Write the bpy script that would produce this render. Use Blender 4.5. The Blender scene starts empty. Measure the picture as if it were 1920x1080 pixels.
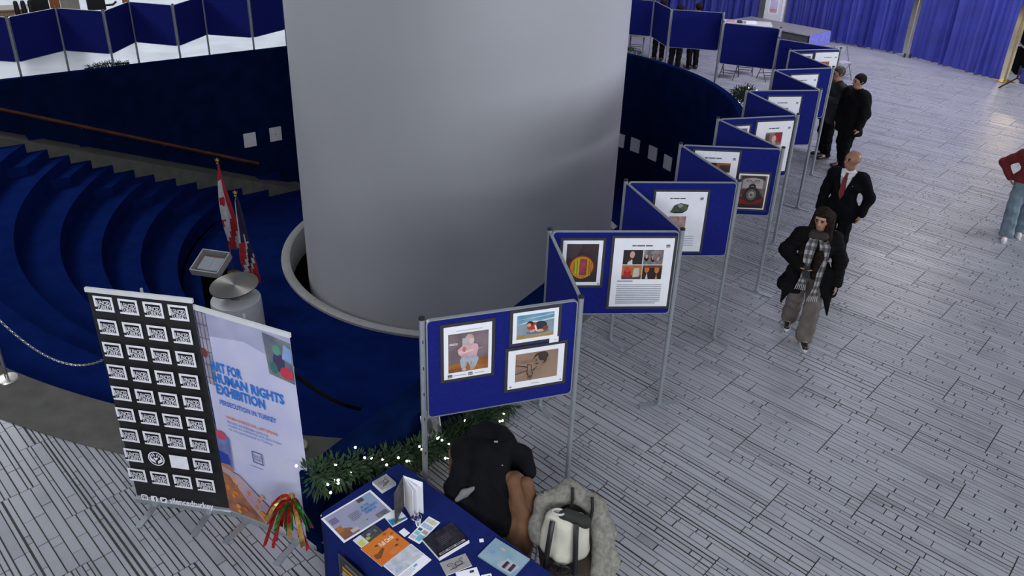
import bpy, bmesh, math, random
import numpy as np
from mathutils import Matrix, Vector
random.seed(7)
scene = bpy.context.scene
COL = scene.collection
PI = math.pi
R_ = math.radians

# ------------------------------------------------------------------ camera
pit, rol = R_(25.4347), R_(1.8915)
fwd = Vector((0, math.cos(pit), -math.sin(pit)))
rgt0 = Vector((1, 0, 0)); up0 = rgt0.cross(fwd)
rgt = math.cos(rol)*rgt0 + math.sin(rol)*up0
upv = rgt.cross(fwd)
cd = bpy.data.cameras.new('camera'); cam = bpy.data.objects.new('camera', cd); COL.objects.link(cam)
cam.matrix_world = Matrix(((rgt.x, upv.x, -fwd.x, 0), (rgt.y, upv.y, -fwd.y, 0), (rgt.z, upv.z, -fwd.z, 5.1), (0, 0, 0, 1)))
cd.sensor_width = 36; cd.lens = 36*1462.26/1920; cd.shift_y = -104.443/1920
cd.clip_end = 200
scene.camera = cam

# ------------------------------------------------------------------ world and large lights
wd = bpy.data.worlds.new('hall_daylight'); scene.world = wd; wd.use_nodes = True
bg = wd.node_tree.nodes['Background']; bg.inputs[0].default_value = (0.62, 0.70, 1.0, 1); bg.inputs[1].default_value = 0.018

def area(name, loc, target, sx, sy, power, color):
    l = bpy.data.lights.new(name, 'AREA'); l.shape = 'RECTANGLE'; l.size = sx; l.size_y = sy
    l.energy = power; l.color = color
    o = bpy.data.objects.new(name, l); COL.objects.link(o); o.location = loc
    o.rotation_euler = (Vector(target)-Vector(loc)).to_track_quat('-Z', 'Y').to_euler()
    return o
# glazing at the right and far left of the rotunda, plus added fill lights
area('ceiling_light_left', (-15.5, 15.8, 9.2), (-6.0, 12.0, -1.5), 7, 4, 1150, (0.90, 0.94, 1.0))
area('fill_light_front_left', (-4.6, -2.0, 6.8), (0.2, 6.8, 1.2), 5, 1.6, 330, (0.90, 0.94, 1.0))  # added fill from front left for posters and column, not a real fixture
area('fill_light_front', (2.4, -3.6, 5.2), (0.9, 6.8, 1.3), 5, 1.4, 560, (0.90, 0.94, 1.0))  # added low fill that brightens the panel fronts, no window stands here
area('window_light_right', (16, 8.5, 4.6), (0, 14.0, 2.5), 7, 2.6, 900, (0.88, 0.91, 1.0))
area('window_light_far_left', (-24, 46, 6.0), (-12, 24, 0), 24, 6, 1900, (0.80, 0.88, 1.0))
area('fill_light_far', (8.2, 18.5, 9.2), (10.8, 23.5, 0), 6, 4, 1350, (0.80, 0.77, 1.0))  # added fill ahead of the drapes, brightens them and the far floor
scene.view_settings.view_transform = 'Standard'; scene.view_settings.look = 'None'
scene.view_settings.gamma = 1.0; scene.view_settings.use_curve_mapping = False
scene.view_settings.exposure = 0.0

# ------------------------------------------------------------------ materials
MATS = {}
def mat(name, col, rough=0.6, metal=0.0, var=0.12, scale=12.0, bump=0.0, bscale=60.0, emit=None, alpha=None, sheen=0.0, spec=0.5, col2=None, trans=0.0):
    if name in MATS: return MATS[name]
    m = bpy.data.materials.new(name); m.use_nodes = True; nt = m.node_tree; N = nt.nodes; L = nt.links
    b = N['Principled BSDF']; b.inputs['Roughness'].default_value = rough; b.inputs['Metallic'].default_value = metal
    b.inputs['Specular IOR Level'].default_value = spec
    if sheen: b.inputs['Sheen Weight'].default_value = sheen; b.inputs['Sheen Roughness'].default_value = 0.35; b.inputs['Sheen Tint'].default_value = (min(1, col[0]*6+0.05), min(1, col[1]*8+0.08), 1.0, 1)
    if trans: b.inputs['Transmission Weight'].default_value = trans
    tc = N.new('ShaderNodeTexCoord'); nz = N.new('ShaderNodeTexNoise'); nz.inputs['Scale'].default_value = scale; nz.inputs['Detail'].default_value = 5
    L.new(tc.outputs['Object'], nz.inputs['Vector'])
    cr = N.new('ShaderNodeValToRGB'); c = col; d = col2 or tuple(x*(1-var) for x in col); e = col2 and col or tuple(min(1, x*(1+var)) for x in col)
    cr.color_ramp.elements[0].position = 0.35; cr.color_ramp.elements[1].position = 0.65
    cr.color_ramp.elements[0].color = (*d, 1); cr.color_ramp.elements[1].color = (*e, 1)
    L.new(nz.outputs['Fac'], cr.inputs['Fac']); L.new(cr.outputs['Color'], b.inputs['Base Color'])
    if bump:
        n2 = N.new('ShaderNodeTexNoise'); n2.inputs['Scale'].default_value = bscale; n2.inputs['Detail'].default_value = 4; L.new(tc.outputs['Object'], n2.inputs['Vector'])
        bp = N.new('ShaderNodeBump'); bp.inputs['Strength'].default_value = bump; bp.inputs['Distance'].default_value = 0.01
        L.new(n2.outputs['Fac'], bp.inputs['Height']); L.new(bp.outputs['Normal'], b.inputs['Normal'])
    if emit: b.inputs['Emission Color'].default_value = (*col, 1); b.inputs['Emission Strength'].default_value = emit
    if alpha is not None: b.inputs['Alpha'].default_value = alpha
    MATS[name] = m; return m
def ink(r, g, b):                       # flat print colours given as 0-255 sRGB
    f = lambda v: ((v/255+0.055)/1.055)**2.4 if v > 10 else v/255/12.92
    return mat('ink_%02x%02x%02x' % (int(r), int(g), int(b)), (f(r), f(g), f(b)), 0.55, var=0.06, scale=25, spec=0.3)
def inkn(r, g, b, r2, g2, b2, scale=14):    # mottled painted print of two colours
    f = lambda v: ((v/255+0.055)/1.055)**2.4 if v > 10 else v/255/12.92
    return mat('paint_%02x%02x%02x_%02x%02x%02x' % (r, g, b, r2, g2, b2), (f(r), f(g), f(b)), 0.55, scale=scale, spec=0.3, col2=(f(r2), f(g2), f(b2)))

M_COLUMN = mat('painted_concrete', (0.54, 0.548, 0.575), 0.75, var=0.03, scale=0.6, bump=0.05, bscale=8)
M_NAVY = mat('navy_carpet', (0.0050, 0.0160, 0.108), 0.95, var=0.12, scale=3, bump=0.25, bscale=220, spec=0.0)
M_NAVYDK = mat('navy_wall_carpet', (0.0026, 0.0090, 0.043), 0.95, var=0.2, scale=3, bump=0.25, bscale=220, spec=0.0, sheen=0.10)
M_TAUPE = mat('taupe_carpet', (0.125, 0.122, 0.108), 0.95, var=0.12, scale=5, bump=0.25, bscale=250, spec=0.1)
M_MORTAR = mat('dark_mortar', (0.030, 0.031, 0.024), 0.7, var=0.3, scale=6)
M_RING = mat('pale_stone_curb', (0.44, 0.43, 0.42), 0.6, var=0.06)
M_BLACK = mat('black_void', (0.004, 0.004, 0.005), 0.95, spec=0.05)
M_FELT = mat('blue_felt', (0.0125, 0.0180, 0.170), 0.95, var=0.08, scale=40, bump=0.15, bscale=400, spec=0.05)
M_ALU = mat('grey_aluminium', (0.40, 0.43, 0.46), 0.38, metal=0.6, var=0.04)
M_CAP = mat('black_plastic', (0.012, 0.012, 0.013), 0.45)
M_FRAME = mat('charcoal_frame', (0.035, 0.035, 0.040), 0.5)
M_PAPER = mat('white_paper', (0.88, 0.88, 0.92), 0.6, var=0.02, spec=0.3)
M_STEEL = mat('brushed_steel', (0.46, 0.43, 0.38), 0.34, metal=0.9, var=0.12, scale=30)
M_WHITE = mat('white_paint', (0.66, 0.67, 0.68), 0.55, var=0.03)
M_CHROME = mat('chrome', (0.55, 0.55, 0.56), 0.25, metal=0.9)
M_BRASS = mat('brass', (0.65, 0.46, 0.15), 0.3, metal=0.9)
M_WOOD = mat('dark_red_wood', (0.085, 0.024, 0.008), 0.45, var=0.3, scale=4)
M_CLOTH = mat('navy_table_cloth', (0.0080, 0.0165, 0.115), 0.85, var=0.1, bump=0.1, bscale=200, spec=0.1)
M_DRAPE = mat('blue_drape', (0.034, 0.042, 0.27), 0.55, var=0.12, scale=2, spec=0.4, sheen=0.2)
M_SKIN = mat('skin_warm', (0.42, 0.22, 0.145), 0.5, var=0.05)
M_SKINB = mat('skin_tan', (0.30, 0.145, 0.085), 0.42, var=0.06)
M_HAIRD = mat('dark_hair', (0.010, 0.007, 0.006), 0.75, var=0.3, scale=40, spec=0.15)
M_HAIRBR = mat('brown_hair', (0.016, 0.0095, 0.006), 0.8, var=0.5, scale=30, spec=0.1, bump=0.4, bscale=60)
M_BLK = mat('black_cloth', (0.0048, 0.0046, 0.0052), 0.85, var=0.3, scale=8, bump=0.5, bscale=25, spec=0.12)
M_SUIT = mat('black_suit_wool', (0.0042, 0.0042, 0.0062), 0.9, var=0.2, bump=0.3, bscale=30, spec=0.1)
M_SHOE = mat('black_shoe', (0.010, 0.009, 0.009), 0.4)
M_SOLE = mat('white_sole', (0.6, 0.6, 0.6), 0.6)
M_JEAN = mat('pale_blue_denim', (0.16, 0.215, 0.26), 0.85, var=0.2, scale=10, bump=0.2, bscale=40)
M_PANT = mat('taupe_trousers', (0.130, 0.108, 0.098), 0.9, var=0.15, scale=8, bump=0.25, bscale=20)
M_RED = mat('dark_red_knit', (0.135, 0.010, 0.012), 0.85, var=0.15)
M_LIGHT = mat('fairy_light', (1.0, 0.93, 0.80), 0.5, emit=14)
M_NEEDLE = mat('pine_needle', (0.024, 0.058, 0.022), 0.7, var=0.5, scale=9)
M_GLASS = mat('clear_acrylic', (0.9, 0.93, 0.95), 0.08, trans=1.0, var=0.0)

# ------------------------------------------------------------------ mesh helpers
class MB:
    def __init__(s): s.v = []; s.f = []; s.m = []; s.mats = []
    def mi(s, m):
        if m not in s.mats: s.mats.append(m)
        return s.mats.index(m)
    def add(s, vs, fs, m=None, T=None):
        o = len(s.v)
        if T is not None: vs = [tuple(T @ Vector(p)) for p in vs]
        s.v += [tuple(p) for p in vs]; s.f += [tuple(i+o for i in f) for f in fs]
        k = s.mi(m) if m else 0
        s.m += [k]*len(fs); return s
    def box(s, c, d, m=None, T=None):
        x, y, z = c; a, b, h = d[0]/2, d[1]/2, d[2]/2
        vs = [(x+i*a, y+j*b, z+k*h) for k in (-1, 1) for j in (-1, 1) for i in (-1, 1)]
        return s.add(vs, [(0, 2, 3, 1), (4, 5, 7, 6), (0, 1, 5, 4), (2, 6, 7, 3), (0, 4, 6, 2), (1, 3, 7, 5)], m, T)
    def tube(s, path, r, n=10, m=None, caps=True, T=None):
        P = [Vector(p) for p in path]; vs = []; fs = []
        rr = r if hasattr(r, '__len__') else [r]*len(P)
        prev = None
        for i, p in enumerate(P):
            t = (P[min(i+1, len(P)-1)]-P[max(i-1, 0)])
            t = t.normalized() if t.length > 1e-9 else Vector((0, 0, 1))
            if prev is None:
                a = Vector((0, 0, 1)) if abs(t.z) < 0.9 else Vector((1, 0, 0)); u = t.cross(a).normalized()
            else:
                u = (prev - t*prev.dot(t)).normalized()
            prev = u; w = t.cross(u)
            for k in range(n):
                an = 2*PI*k/n; vs.append(p+(u*math.cos(an)+w*math.sin(an))*rr[i])
        for i in range(len(P)-1):
            for k in range(n):
                a = i*n+k; b = i*n+(k+1) % n; fs.append((a, b, b+n, a+n))
        if caps: fs.append(tuple(range(n-1, -1, -1))); fs.append(tuple(range((len(P)-1)*n, len(P)*n)))
        return s.add(vs, fs, m, T)
    def lathe(s, prof, n=32, m=None, T=None, a0=0, a1=2*PI):
        full = abs(a1-a0-2*PI) < 1e-6; K = n if full else n+1; vs = []; fs = []
        for (r, z) in prof:
            for k in range(K):
                a = a0+(a1-a0)*k/n; vs.append((r*math.cos(a), r*math.sin(a), z))
        for i in range(len(prof)-1):
            for k in range(n):
                b = (k+1) % K; fs.append((i*K+k, i*K+b, (i+1)*K+b, (i+1)*K+k))
        return s.add(vs, fs, m, T)
    def prism(s, poly, z0, z1, m=None, T=None):
        n = len(poly); vs = [(x, y, z0) for x, y in poly]+[(x, y, z1) for x, y in poly]
        fs = [tuple(range(n-1, -1, -1)), tuple(range(n, 2*n))]+[(i, (i+1) % n, (i+1) % n+n, i+n) for i in range(n)]
        return s.add(vs, fs, m, T)
    def mesh(s, name, m=None, smooth=False):
        me = bpy.data.meshes.new(name); me.from_pydata(s.v, [], s.f)
        for q in (s.mats or ([m] if m else [])): me.materials.append(q)
        if s.mats: me.polygons.foreach_set('material_index', s.m)
        if smooth:
            me.polygons.foreach_set('use_smooth', [True]*len(s.f))
            if hasattr(me, 'set_sharp_from_angle'): me.set_sharp_from_angle(angle=R_(40))
        me.update(); return me
    def build(s, name, m=None, parent=None, smooth=False, loc=None, rotz=None):
        return link(name, s.mesh(name, m, smooth), parent, loc, rotz)
def link(name, me, parent=None, loc=None, rotz=None):
    o = bpy.data.objects.new(name, me); COL.objects.link(o); o.parent = parent
    if loc is not None: o.location = loc
    if rotz is not None: o.rotation_euler = (0, 0, rotz)
    return o
def tag(o, label=None, cat=None, group=None, kind=None):
    if label: o['label'] = label
    if cat: o['category'] = cat
    if group: o['group'] = group
    if kind: o['kind'] = kind
    return o
def thing(name, label, cat, loc=(0, 0, 0), rotz=0, group=None):
    o = bpy.data.objects.new(name, None); COL.objects.link(o); o.location = loc; o.rotation_euler = (0, 0, rotz)
    o.empty_display_size = 0.1
    return tag(o, label, cat, group)
def rrect(w, h, r, n=5, x0=0, y0=0):
    P = []
    for cx, cy, a in ((w-r, r, -90), (w-r, h-r, 0), (r, h-r, 90), (r, r, 180)):
        for k in range(n+1):
            t = R_(a+90*k/n); P.append((x0+cx+r*math.cos(t), y0+cy+r*math.sin(t)))
    return P
_TXT = {}
def text_geo(st, bold=0.0):
    key = (st, bold)
    if key in _TXT: return _TXT[key]
    cu = bpy.data.curves.new('t', 'FONT'); cu.body = st; cu.size = 1; cu.offset = bold; cu.resolution_u = 2
    ob = bpy.data.objects.new('t', cu); me = bpy.data.meshes.new_from_object(ob)
    vs = [tuple(v.co) for v in me.vertices]; fs = [tuple(p.vertices) for p in me.polygons]
    bpy.data.objects.remove(ob); bpy.data.curves.remove(cu); bpy.data.meshes.remove(me)
    x0 = min(v[0] for v in vs); x1 = max(v[0] for v in vs); y0 = min(v[1] for v in vs); y1 = max(v[1] for v in vs)
    vs = [((v[0]-x0)/(x1-x0), (v[1]-y0)/(y1-y0)) for v in vs]
    _TXT[key] = (vs, fs, (x1-x0)/(y1-y0)); return _TXT[key]
class Art:
    """flat print laid on a sheet w x h (metres); u right, v up, 0..1; layers are stacked by hair-thin steps"""
    def __init__(s, w, h, step=0.0004): s.w = w; s.h = h; s.mb = MB(); s.k = 1; s.step = step
    def put(s, pts, faces, m):
        d = s.k*s.step; s.k += 1
        s.mb.add([(u*s.w, v*s.h, d) for u, v in pts], faces, m); return s
    def rect(s, u0, v0, u1, v1, m): return s.put([(u0, v0), (u1, v0), (u1, v1), (u0, v1)], [(0, 1, 2, 3)], m)
    def poly(s, pts, m): return s.put(pts, [tuple(range(len(pts)))], m)
    def ell(s, u, v, a, b, m, rot=0, n=18):
        ar = s.w/s.h; P = []
        for k in range(n):
            t = 2*PI*k/n; x = a*math.cos(t); y = b*math.sin(t)/ar
            P.append((u+x*math.cos(rot)-y*math.sin(rot), v+(x*math.sin(rot)+y*math.cos(rot))*ar))
        return s.poly(P, m)
    def circ(s, u, v, a, b, m, rot=0, n=18):
        return s.ell(u, v, a, b*s.w/s.h, m, rot, n)
    def text(s, st, u0, v0, u1, v1, m, bold=0.0):
        vs, fs, a = text_geo(st, bold)
        return s.put([(u0+x*(u1-u0), v0+y*(v1-v0)) for x, y in vs], fs, m)
    def lines(s, u0, v0, u1, v1, n, m, fill=0.45, last=0.6):
        h = (v1-v0)/n
        d = s.k*s.step; s.k += 1
        for i in range(n):
            e = u1 if i else u0+(u1-u0)*last
            y = v0+i*h
            s.mb.add([(a*s.w, b*s.h, d) for a, b in ((u0, y), (e, y), (e, y+h*fill), (u0, y+h*fill))], [(0, 1, 2, 3)], m)
        return s
UPRIGHT = Matrix(((1, 0, 0, 0), (0, 0, -1, 0), (0, 1, 0, 0), (0, 0, 0, 1)))   # (u, v, d) -> x, z up, facing -y
def art_obj(art, name, parent, T):
    mb = art.mb; mb.v = [tuple(T @ Vector(p)) for p in mb.v]
    return mb.build(name, None, parent)

# ------------------------------------------------------------------ implicit surfaces for bodies and soft things
def smin(a, b, k):
    h = np.clip(0.5+0.5*(b-a)/k, 0, 1); return b*(1-h)+a*h-k*h*(1-h)
def sdf_obj(name, prims, h, m, parent=None, cut=None, k=0.03, disp=None, paint=None, mats=None):
    V, Q = sdf_mesh(prims, h, cut, k, disp=disp)
    me = bpy.data.meshes.new(name); me.from_pydata(V.tolist(), [], Q.tolist())
    for q in (mats or [m]): me.materials.append(q)
    if paint is not None:
        c = V[Q].mean(1); me.polygons.foreach_set('material_index', paint(c).astype(np.int32))
    me.polygons.foreach_set('use_smooth', [True]*len(Q)); me.update()
    return link(name, me, parent)

# ================================================================== setting
CX, CY_ = -1.176, 15.75          # axis of the big column and of the sunken hall round it
RW = 5.57                        # inner face of the parapet
PITZ, WTOP = -2.75, 0.80
N1 = (0.8462, -0.5329); D1 = (0.5329, 0.8462)      # near straight wall: outward normal, direction
N2 = (-0.635, 0.772); D2 = (0.772, 0.635)          # far straight wall
OPEN = (-0.66, -0.75)

def in_hall(x, y, m=0.10):
    qx, qy = x-CX, y-CY_; r = math.hypot(qx, qy)
    if r < RW+m: return True
    if qx*OPEN[0]+qy*OPEN[1] < 0: return False
    return qx*N1[0]+qy*N1[1] < RW+m and qx*N2[0]+qy*N2[1] < RW+m and r < 10.30

# ---- paved floor: precast slabs of narrow stone strips in half bond
def stone_mat():
    m = bpy.data.materials.new('pale_stone_strip'); m.use_nodes = True; nt = m.node_tree; N = nt.nodes; L = nt.links
    b = N['Principled BSDF']; b.inputs['Specular IOR Level'].default_value = 0.45
    at = N.new('ShaderNodeAttribute'); at.attribute_name = 'shade'
    tc = N.new('ShaderNodeTexCoord'); nz = N.new('ShaderNodeTexNoise'); nz.inputs['Scale'].default_value = 2.2; nz.inputs['Detail'].default_value = 8
    L.new(tc.outputs['Object'], nz.inputs['Vector'])
    ad = N.new('ShaderNodeMath'); ad.operation = 'ADD'; L.new(at.outputs['Fac'], ad.inputs[0]); L.new(nz.outputs['Fac'], ad.inputs[1])
    cr = N.new('ShaderNodeValToRGB'); cr.color_ramp.elements[0].position = 0.55; cr.color_ramp.elements[1].position = 1.45
    cr.color_ramp.elements[0].color = (0.235, 0.240, 0.266, 1); cr.color_ramp.elements[1].color = (0.350, 0.356, 0.388, 1)
    L.new(ad.outputs[0], cr.inputs['Fac']); L.new(cr.outputs['Color'], b.inputs['Base Color'])
    n2 = N.new('ShaderNodeTexNoise'); n2.inputs['Scale'].default_value = 0.9; L.new(tc.outputs['Object'], n2.inputs['Vector'])
    mr = N.new('ShaderNodeMapRange'); mr.inputs[3].default_value = 0.24; mr.inputs[4].default_value = 0.40
    L.new(n2.outputs['Fac'], mr.inputs[0]); L.new(mr.outputs[0], b.inputs['Roughness'])
    return m
M_STONE = stone_mat()
AZ = R_(-46.7062); E1 = (math.sin(AZ), math.cos(AZ)); E2 = (-math.cos(AZ), math.sin(AZ))
OX, OY = 1.767, 6.334; HL, SW = 0.5845, 0.6038
def lat(a, b): return OX+a*E1[0]+b*E2[0], OY+a*E1[1]+b*E2[1]
def view_px(x, y, z=0.0):
    q = Vector((x, y, z))-Vector((0, 0, 5.1)); d = q.dot(fwd)
    if d < 0.3: return None
    return 960+1462.26*q.dot(rgt)/d, 540-104.44-1462.26*q.dot(upv)/d, d
DEP = 0.006
def strip_geo(a0, a1, b0, b1, top=0.0, dep=DEP):
    P = [lat(a0, b0), lat(a1, b0), lat(a1, b1), lat(a0, b1)]
    vs = [(x, y, top) for x, y in P]+[(x, y, top-dep) for x, y in P]
    return vs, [(3, 2, 1, 0), (0, 1, 5, 4), (1, 2, 6, 5), (2, 3, 7, 6), (3, 0, 4, 7)]
def fixwind(vs, fs):           # keep the top face pointing up
    a, b, c = (Vector(vs[i]) for i in fs[0][:3])
    return fs if (b-a).cross(c-a).z > 0 else [tuple(reversed(f)) for f in fs]
def clip_spans(a0, a1, b):     # parts of a strip that lie outside the sunken hall
    n = max(2, int((a1-a0)/0.03)); out = []; st = None
    x0, y0 = lat((a0+a1)/2, b)
    r = math.hypot(x0-CX, y0-CY_)
    if r > 13.5: return [(a0, a1)]
    for i in range(n+1):
        a = a0+(a1-a0)*i/n; ok = not in_hall(*lat(a, b))
        if ok and st is None: st = a
        if (not ok or i == n) and st is not None:
            e = a if ok else a0+(a1-a0)*(i-1)/n
            if e-st > 0.02: out.append((st, e))
            st = None
    return out
def shade_mesh(name, vs, fs, sh, m, ms=None):
    me = bpy.data.meshes.new(name); me.from_pydata(vs, [], fs); me.materials.append(m)
    if ms is not None: me.materials.append(M_MORTAR); me.polygons.foreach_set('material_index', ms)
    at = me.attributes.new('shade', 'FLOAT', 'FACE'); at.data.foreach_set('value', sh); me.update(); return me
slabs = []; far_v = []; far_f = []; far_s = []
rs = random.Random(11)
for j in range(-75, 26):
    for i in range(-60, 61):
        if (i+j) % 2: continue
        a0, b0 = i*HL, j*SW; xc, yc = lat(a0+HL, b0+SW/2)
        if not (-34 < xc < 26 and -4 < yc < 46): continue
        pv = view_px(xc, yc); vis = pv is not None and -150 < pv[0] < 2070 and -40 < pv[1] < 1250
        dist = math.hypot(xc, yc)
        q = [lat(a0+s*2*HL, b0+t*SW) for s in (0, 1) for t in (0, 1)]
        nin = sum(in_hall(*p) for p in q)
        behind = (xc-CX)*N2[0]+(yc-CY_)*N2[1] > RW and xc < 2      # beyond the far parapet
        if vis and dist < 25.5 and not behind:
            if nin == 4 and in_hall(xc, yc): continue
            slabs.append((pv[2], i, j, vis and 0 < pv[0] < 1920 and 0 < pv[1] < 1080))
        else:
            nr = 6 if (nin or math.hypot(xc-CX, yc-CY_) < 12) else 1
            for k in range(nr):
                bb0, bb1 = b0+SW*k/nr, b0+SW*(k+1)/nr
                for s0, s1 in clip_spans(a0, a0+2*HL, (bb0+bb1)/2):
                    P = [lat(s0, bb0), lat(s1, bb0), lat(s1, bb1), lat(s0, bb1)]; o = len(far_v)
                    far_v += [(x, y, 0.0) for x, y in P]; far_f.append((o+3, o+2, o+1, o)); far_s.append(0.5)
if Vector((E1[0], E1[1], 0)).cross(Vector((E2[0], E2[1], 0))).z > 0: far_f = [tuple(reversed(f)) for f in far_f]
floor = link('floor', shade_mesh('floor', far_v, far_f, far_s, M_STONE))
tag(floor, 'floor of pale grey stone strips laid in long parallel slabs', None, kind='structure')
slabs.sort(key=lambda s: (not s[3], s[0]))
n_strip = 0; rest_v = []; rest_f = []; rest_s = []; rest_m = []
for rank, (d_, i, j, vis) in enumerate(slabs):
    a0, b0 = i*HL, j*SW
    rows = []; b = 0.0
    while b < SW-0.012:
        p = rs.choice((0.034, 0.040, 0.044, 0.048, 0.054, 0.060, 0.070, 0.086))
        if SW-b-p < 0.03: p = SW-b
        rows.append((b, b+p)); b += p
    vs = []; fs = []; sh = []; ms = []; strips = []
    for (r0, r1) in rows:
        for s0, s1 in clip_spans(a0, a0+2*HL, b0+(r0+r1)/2):
            P = [lat(s0, b0+r0), lat(s1, b0+r0), lat(s1, b0+r1), lat(s0, b0+r1)]; o = len(vs)
            vs += [(x, y, -DEP) for x, y in P]; fs += fixwind(vs, [(o+3, o+2, o+1, o)]); sh.append(0.5); ms.append(1)
        g0 = rs.choice((0.004, 0.005, 0.006, 0.007, 0.012)); g1 = rs.choice((0.004, 0.005, 0.006, 0.007))
        if r0 == 0: g0 = 0.006
        a = 0.005
        while a < 2*HL-0.02:
            ln = rs.choice((0.09, 0.16, 0.24, 0.33, 0.42, 0.55, 0.7, 0.95)); e = min(2*HL-0.005, a+ln)
            if 2*HL-e < 0.05: e = 2*HL-0.005
            sd = rs.gauss(0.5, 0.10)
            for s0, s1 in clip_spans(a0+a, a0+e, b0+(r0+r1)/2):
                strips.append((s0, s1, b0+r0+g0, b0+r1-g1, sd))
            a = e+rs.choice((0.007, 0.009, 0.011, 0.013))
    single = n_strip < 290 and rank < 300 and vis
    if not single:
        for s0, s1, q0, q1, sd in strips:
            v, f = strip_geo(s0, s1, q0, q1); f = fixwind(v, f); o = len(vs)
            vs += v; fs += [tuple(x+o for x in t) for t in f]; sh += [sd]*5; ms += [0]*5
    if not vs: continue
    if rank < 300:
        so = link('paving_slab', shade_mesh('paving_slab', vs, fs, sh, M_STONE, ms), floor)
        if single:
            for s0, s1, q0, q1, sd in strips:
                v, f = strip_geo(s0, s1, q0, q1); f = fixwind(v, f)
                link('paving_strip', shade_mesh('paving_strip', v, f, [sd]*5, M_STONE), so); n_strip += 1
    else:
        o = len(rest_v); rest_v += vs; rest_f += [tuple(x+o for x in t) for t in fs]; rest_s += sh; rest_m += ms
if rest_v:
    tag(link('paving_slabs', shade_mesh('paving_slabs', rest_v, rest_f, rest_s, M_STONE, rest_m), floor), kind='stuff')

# ---- sunken hall: pit floor, seating tiers, taupe landing
def ring_T(): return Matrix.Translation((CX, CY_, 0))
A0 = math.atan2(N1[1], N1[0]); A1 = math.atan2(N2[1], N2[0])-2*PI     # opening lies between A1 and A0 (clockwise)
mb = MB(); mb.lathe([(5.95, PITZ), (3.80, PITZ)], 128, M_NAVY, ring_T())
tag(mb.build('floor_pit', None, None), 'deep blue carpet floor of the sunken hall round the white column', kind='structure')
TR = [9.82, 8.85, 8.25, 7.64, 7.05, 6.45, 5.85]; RISE = 2.75/7
tiers = None
for k, r in enumerate(TR):
    z1 = -RISE*k; z0 = -RISE*(k+1); rn = TR[k+1] if k < 6 else 5.80
    b = 0.03
    mb = MB(); mb.lathe([(r, z1-b), (r, z0), (rn+0.0, z0), (rn, z0-b)], 96, M_NAVY, ring_T(), A1-0.2, A0+0.2)
    o = mb.build('seating_tier', None, tiers, smooth=True)
    if k == 0:
        tiers = tag(o, 'blue carpeted seating tiers curving down to the column', kind='structure'); tiers.name = 'floor_tiers'
# half steps of the aisle beside the far parapet
def wall_pt(s, off):       # s metres along the far wall from its tangent point, off metres inwards
    return (CX+N2[0]*(RW-off)-D2[0]*s, CY_+N2[1]*(RW-off)-D2[1]*s)
mb0 = None
for k in range(7):
    r1 = TR[k]; z1 = -RISE*(k+0.5); z0 = -RISE*(k+1)-0.02; run = 0.30
    pts = []
    for off in (0.45, 0.75, 1.05, 1.35):
        s = math.sqrt(max(0.01, r1*r1-(RW-off)**2)); s2 = math.sqrt(max(0.01, (r1-run)**2-(RW-off)**2))
        pts.append((s, s2, off))
    poly = [wall_pt(s, off) for s, s2, off in pts]+[wall_pt(s2, off) for s, s2, off in reversed(pts)]
    ar = sum(poly[i][0]*poly[(i+1) % 8][1]-poly[(i+1) % 8][0]*poly[i][1] for i in range(8))
    if ar < 0: poly.reverse()
    MB().prism(poly, z0, z1, M_NAVY).build('aisle_step', None, tiers)
# taupe stringer ramp that runs down along the far wall
mb = MB(); vs = []; fs = []
for i in range(31):
    s = 9.2-(9.2-1.35)*i/30; z = min(0.012, -0.20-(7.65-s)*0.415)
    z = max(z, PITZ+0.01)
    for off in (0.0, 0.55):
        x, y = wall_pt(s, off); vs.append((x, y, z))
    for off in (0.55,):
        x, y = wall_pt(s, off); vs.append((x, y, z-0.5))
for i in range(30):
    a = i*3; fs += [(a, a+1, a+4, a+3), (a+1, a+2, a+5, a+4)]
mb.add(vs, fs, M_TAUPE)
tag(mb.build('floor_ramp', None, None), 'narrow taupe sloping strip along the foot of the far blue wall', kind='structure')
ar1 = A0-math.acos((RW+0.05)/10.4)-0.006; ar0 = A1+math.acos((RW+0.05)/10.4)+0.006
mb = MB(); mb.lathe([(10.40, -0.02), (10.40, 0.012), (9.82, 0.012), (9.80, -0.03)], 96, M_TAUPE, ring_T(), ar0, ar1)
tag(mb.build('floor_landing', None, None, smooth=False), 'taupe carpet landing curving between stone floor and blue tiers', kind='structure')

# ---- column, moat and its pale curb
mb = MB(); mb.lathe([(3.34, -3.5), (3.34, 9.5)], 160, M_COLUMN, ring_T())
tag(mb.build('column', None, None, smooth=True), 'huge smooth pale grey round column rising from the sunken hall', kind='structure')
mb = MB(); mb.lathe([(3.87, PITZ-0.02), (3.87, PITZ+0.05), (3.84, PITZ+0.07), (3.72, PITZ+0.07), (3.69, PITZ+0.05), (3.69, PITZ-0.62)], 128, M_RING, ring_T())
tag(mb.build('trim_curb', None, None, smooth=True), 'pale stone curb ring round the foot of the column', kind='structure')
mb = MB(); mb.lathe([(3.70, PITZ-0.6), (3.30, PITZ-0.6)], 128, M_BLACK, ring_T())
tag(mb.build('floor_moat', None, None), 'black gap between the column and its stone curb', kind='structure')

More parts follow.
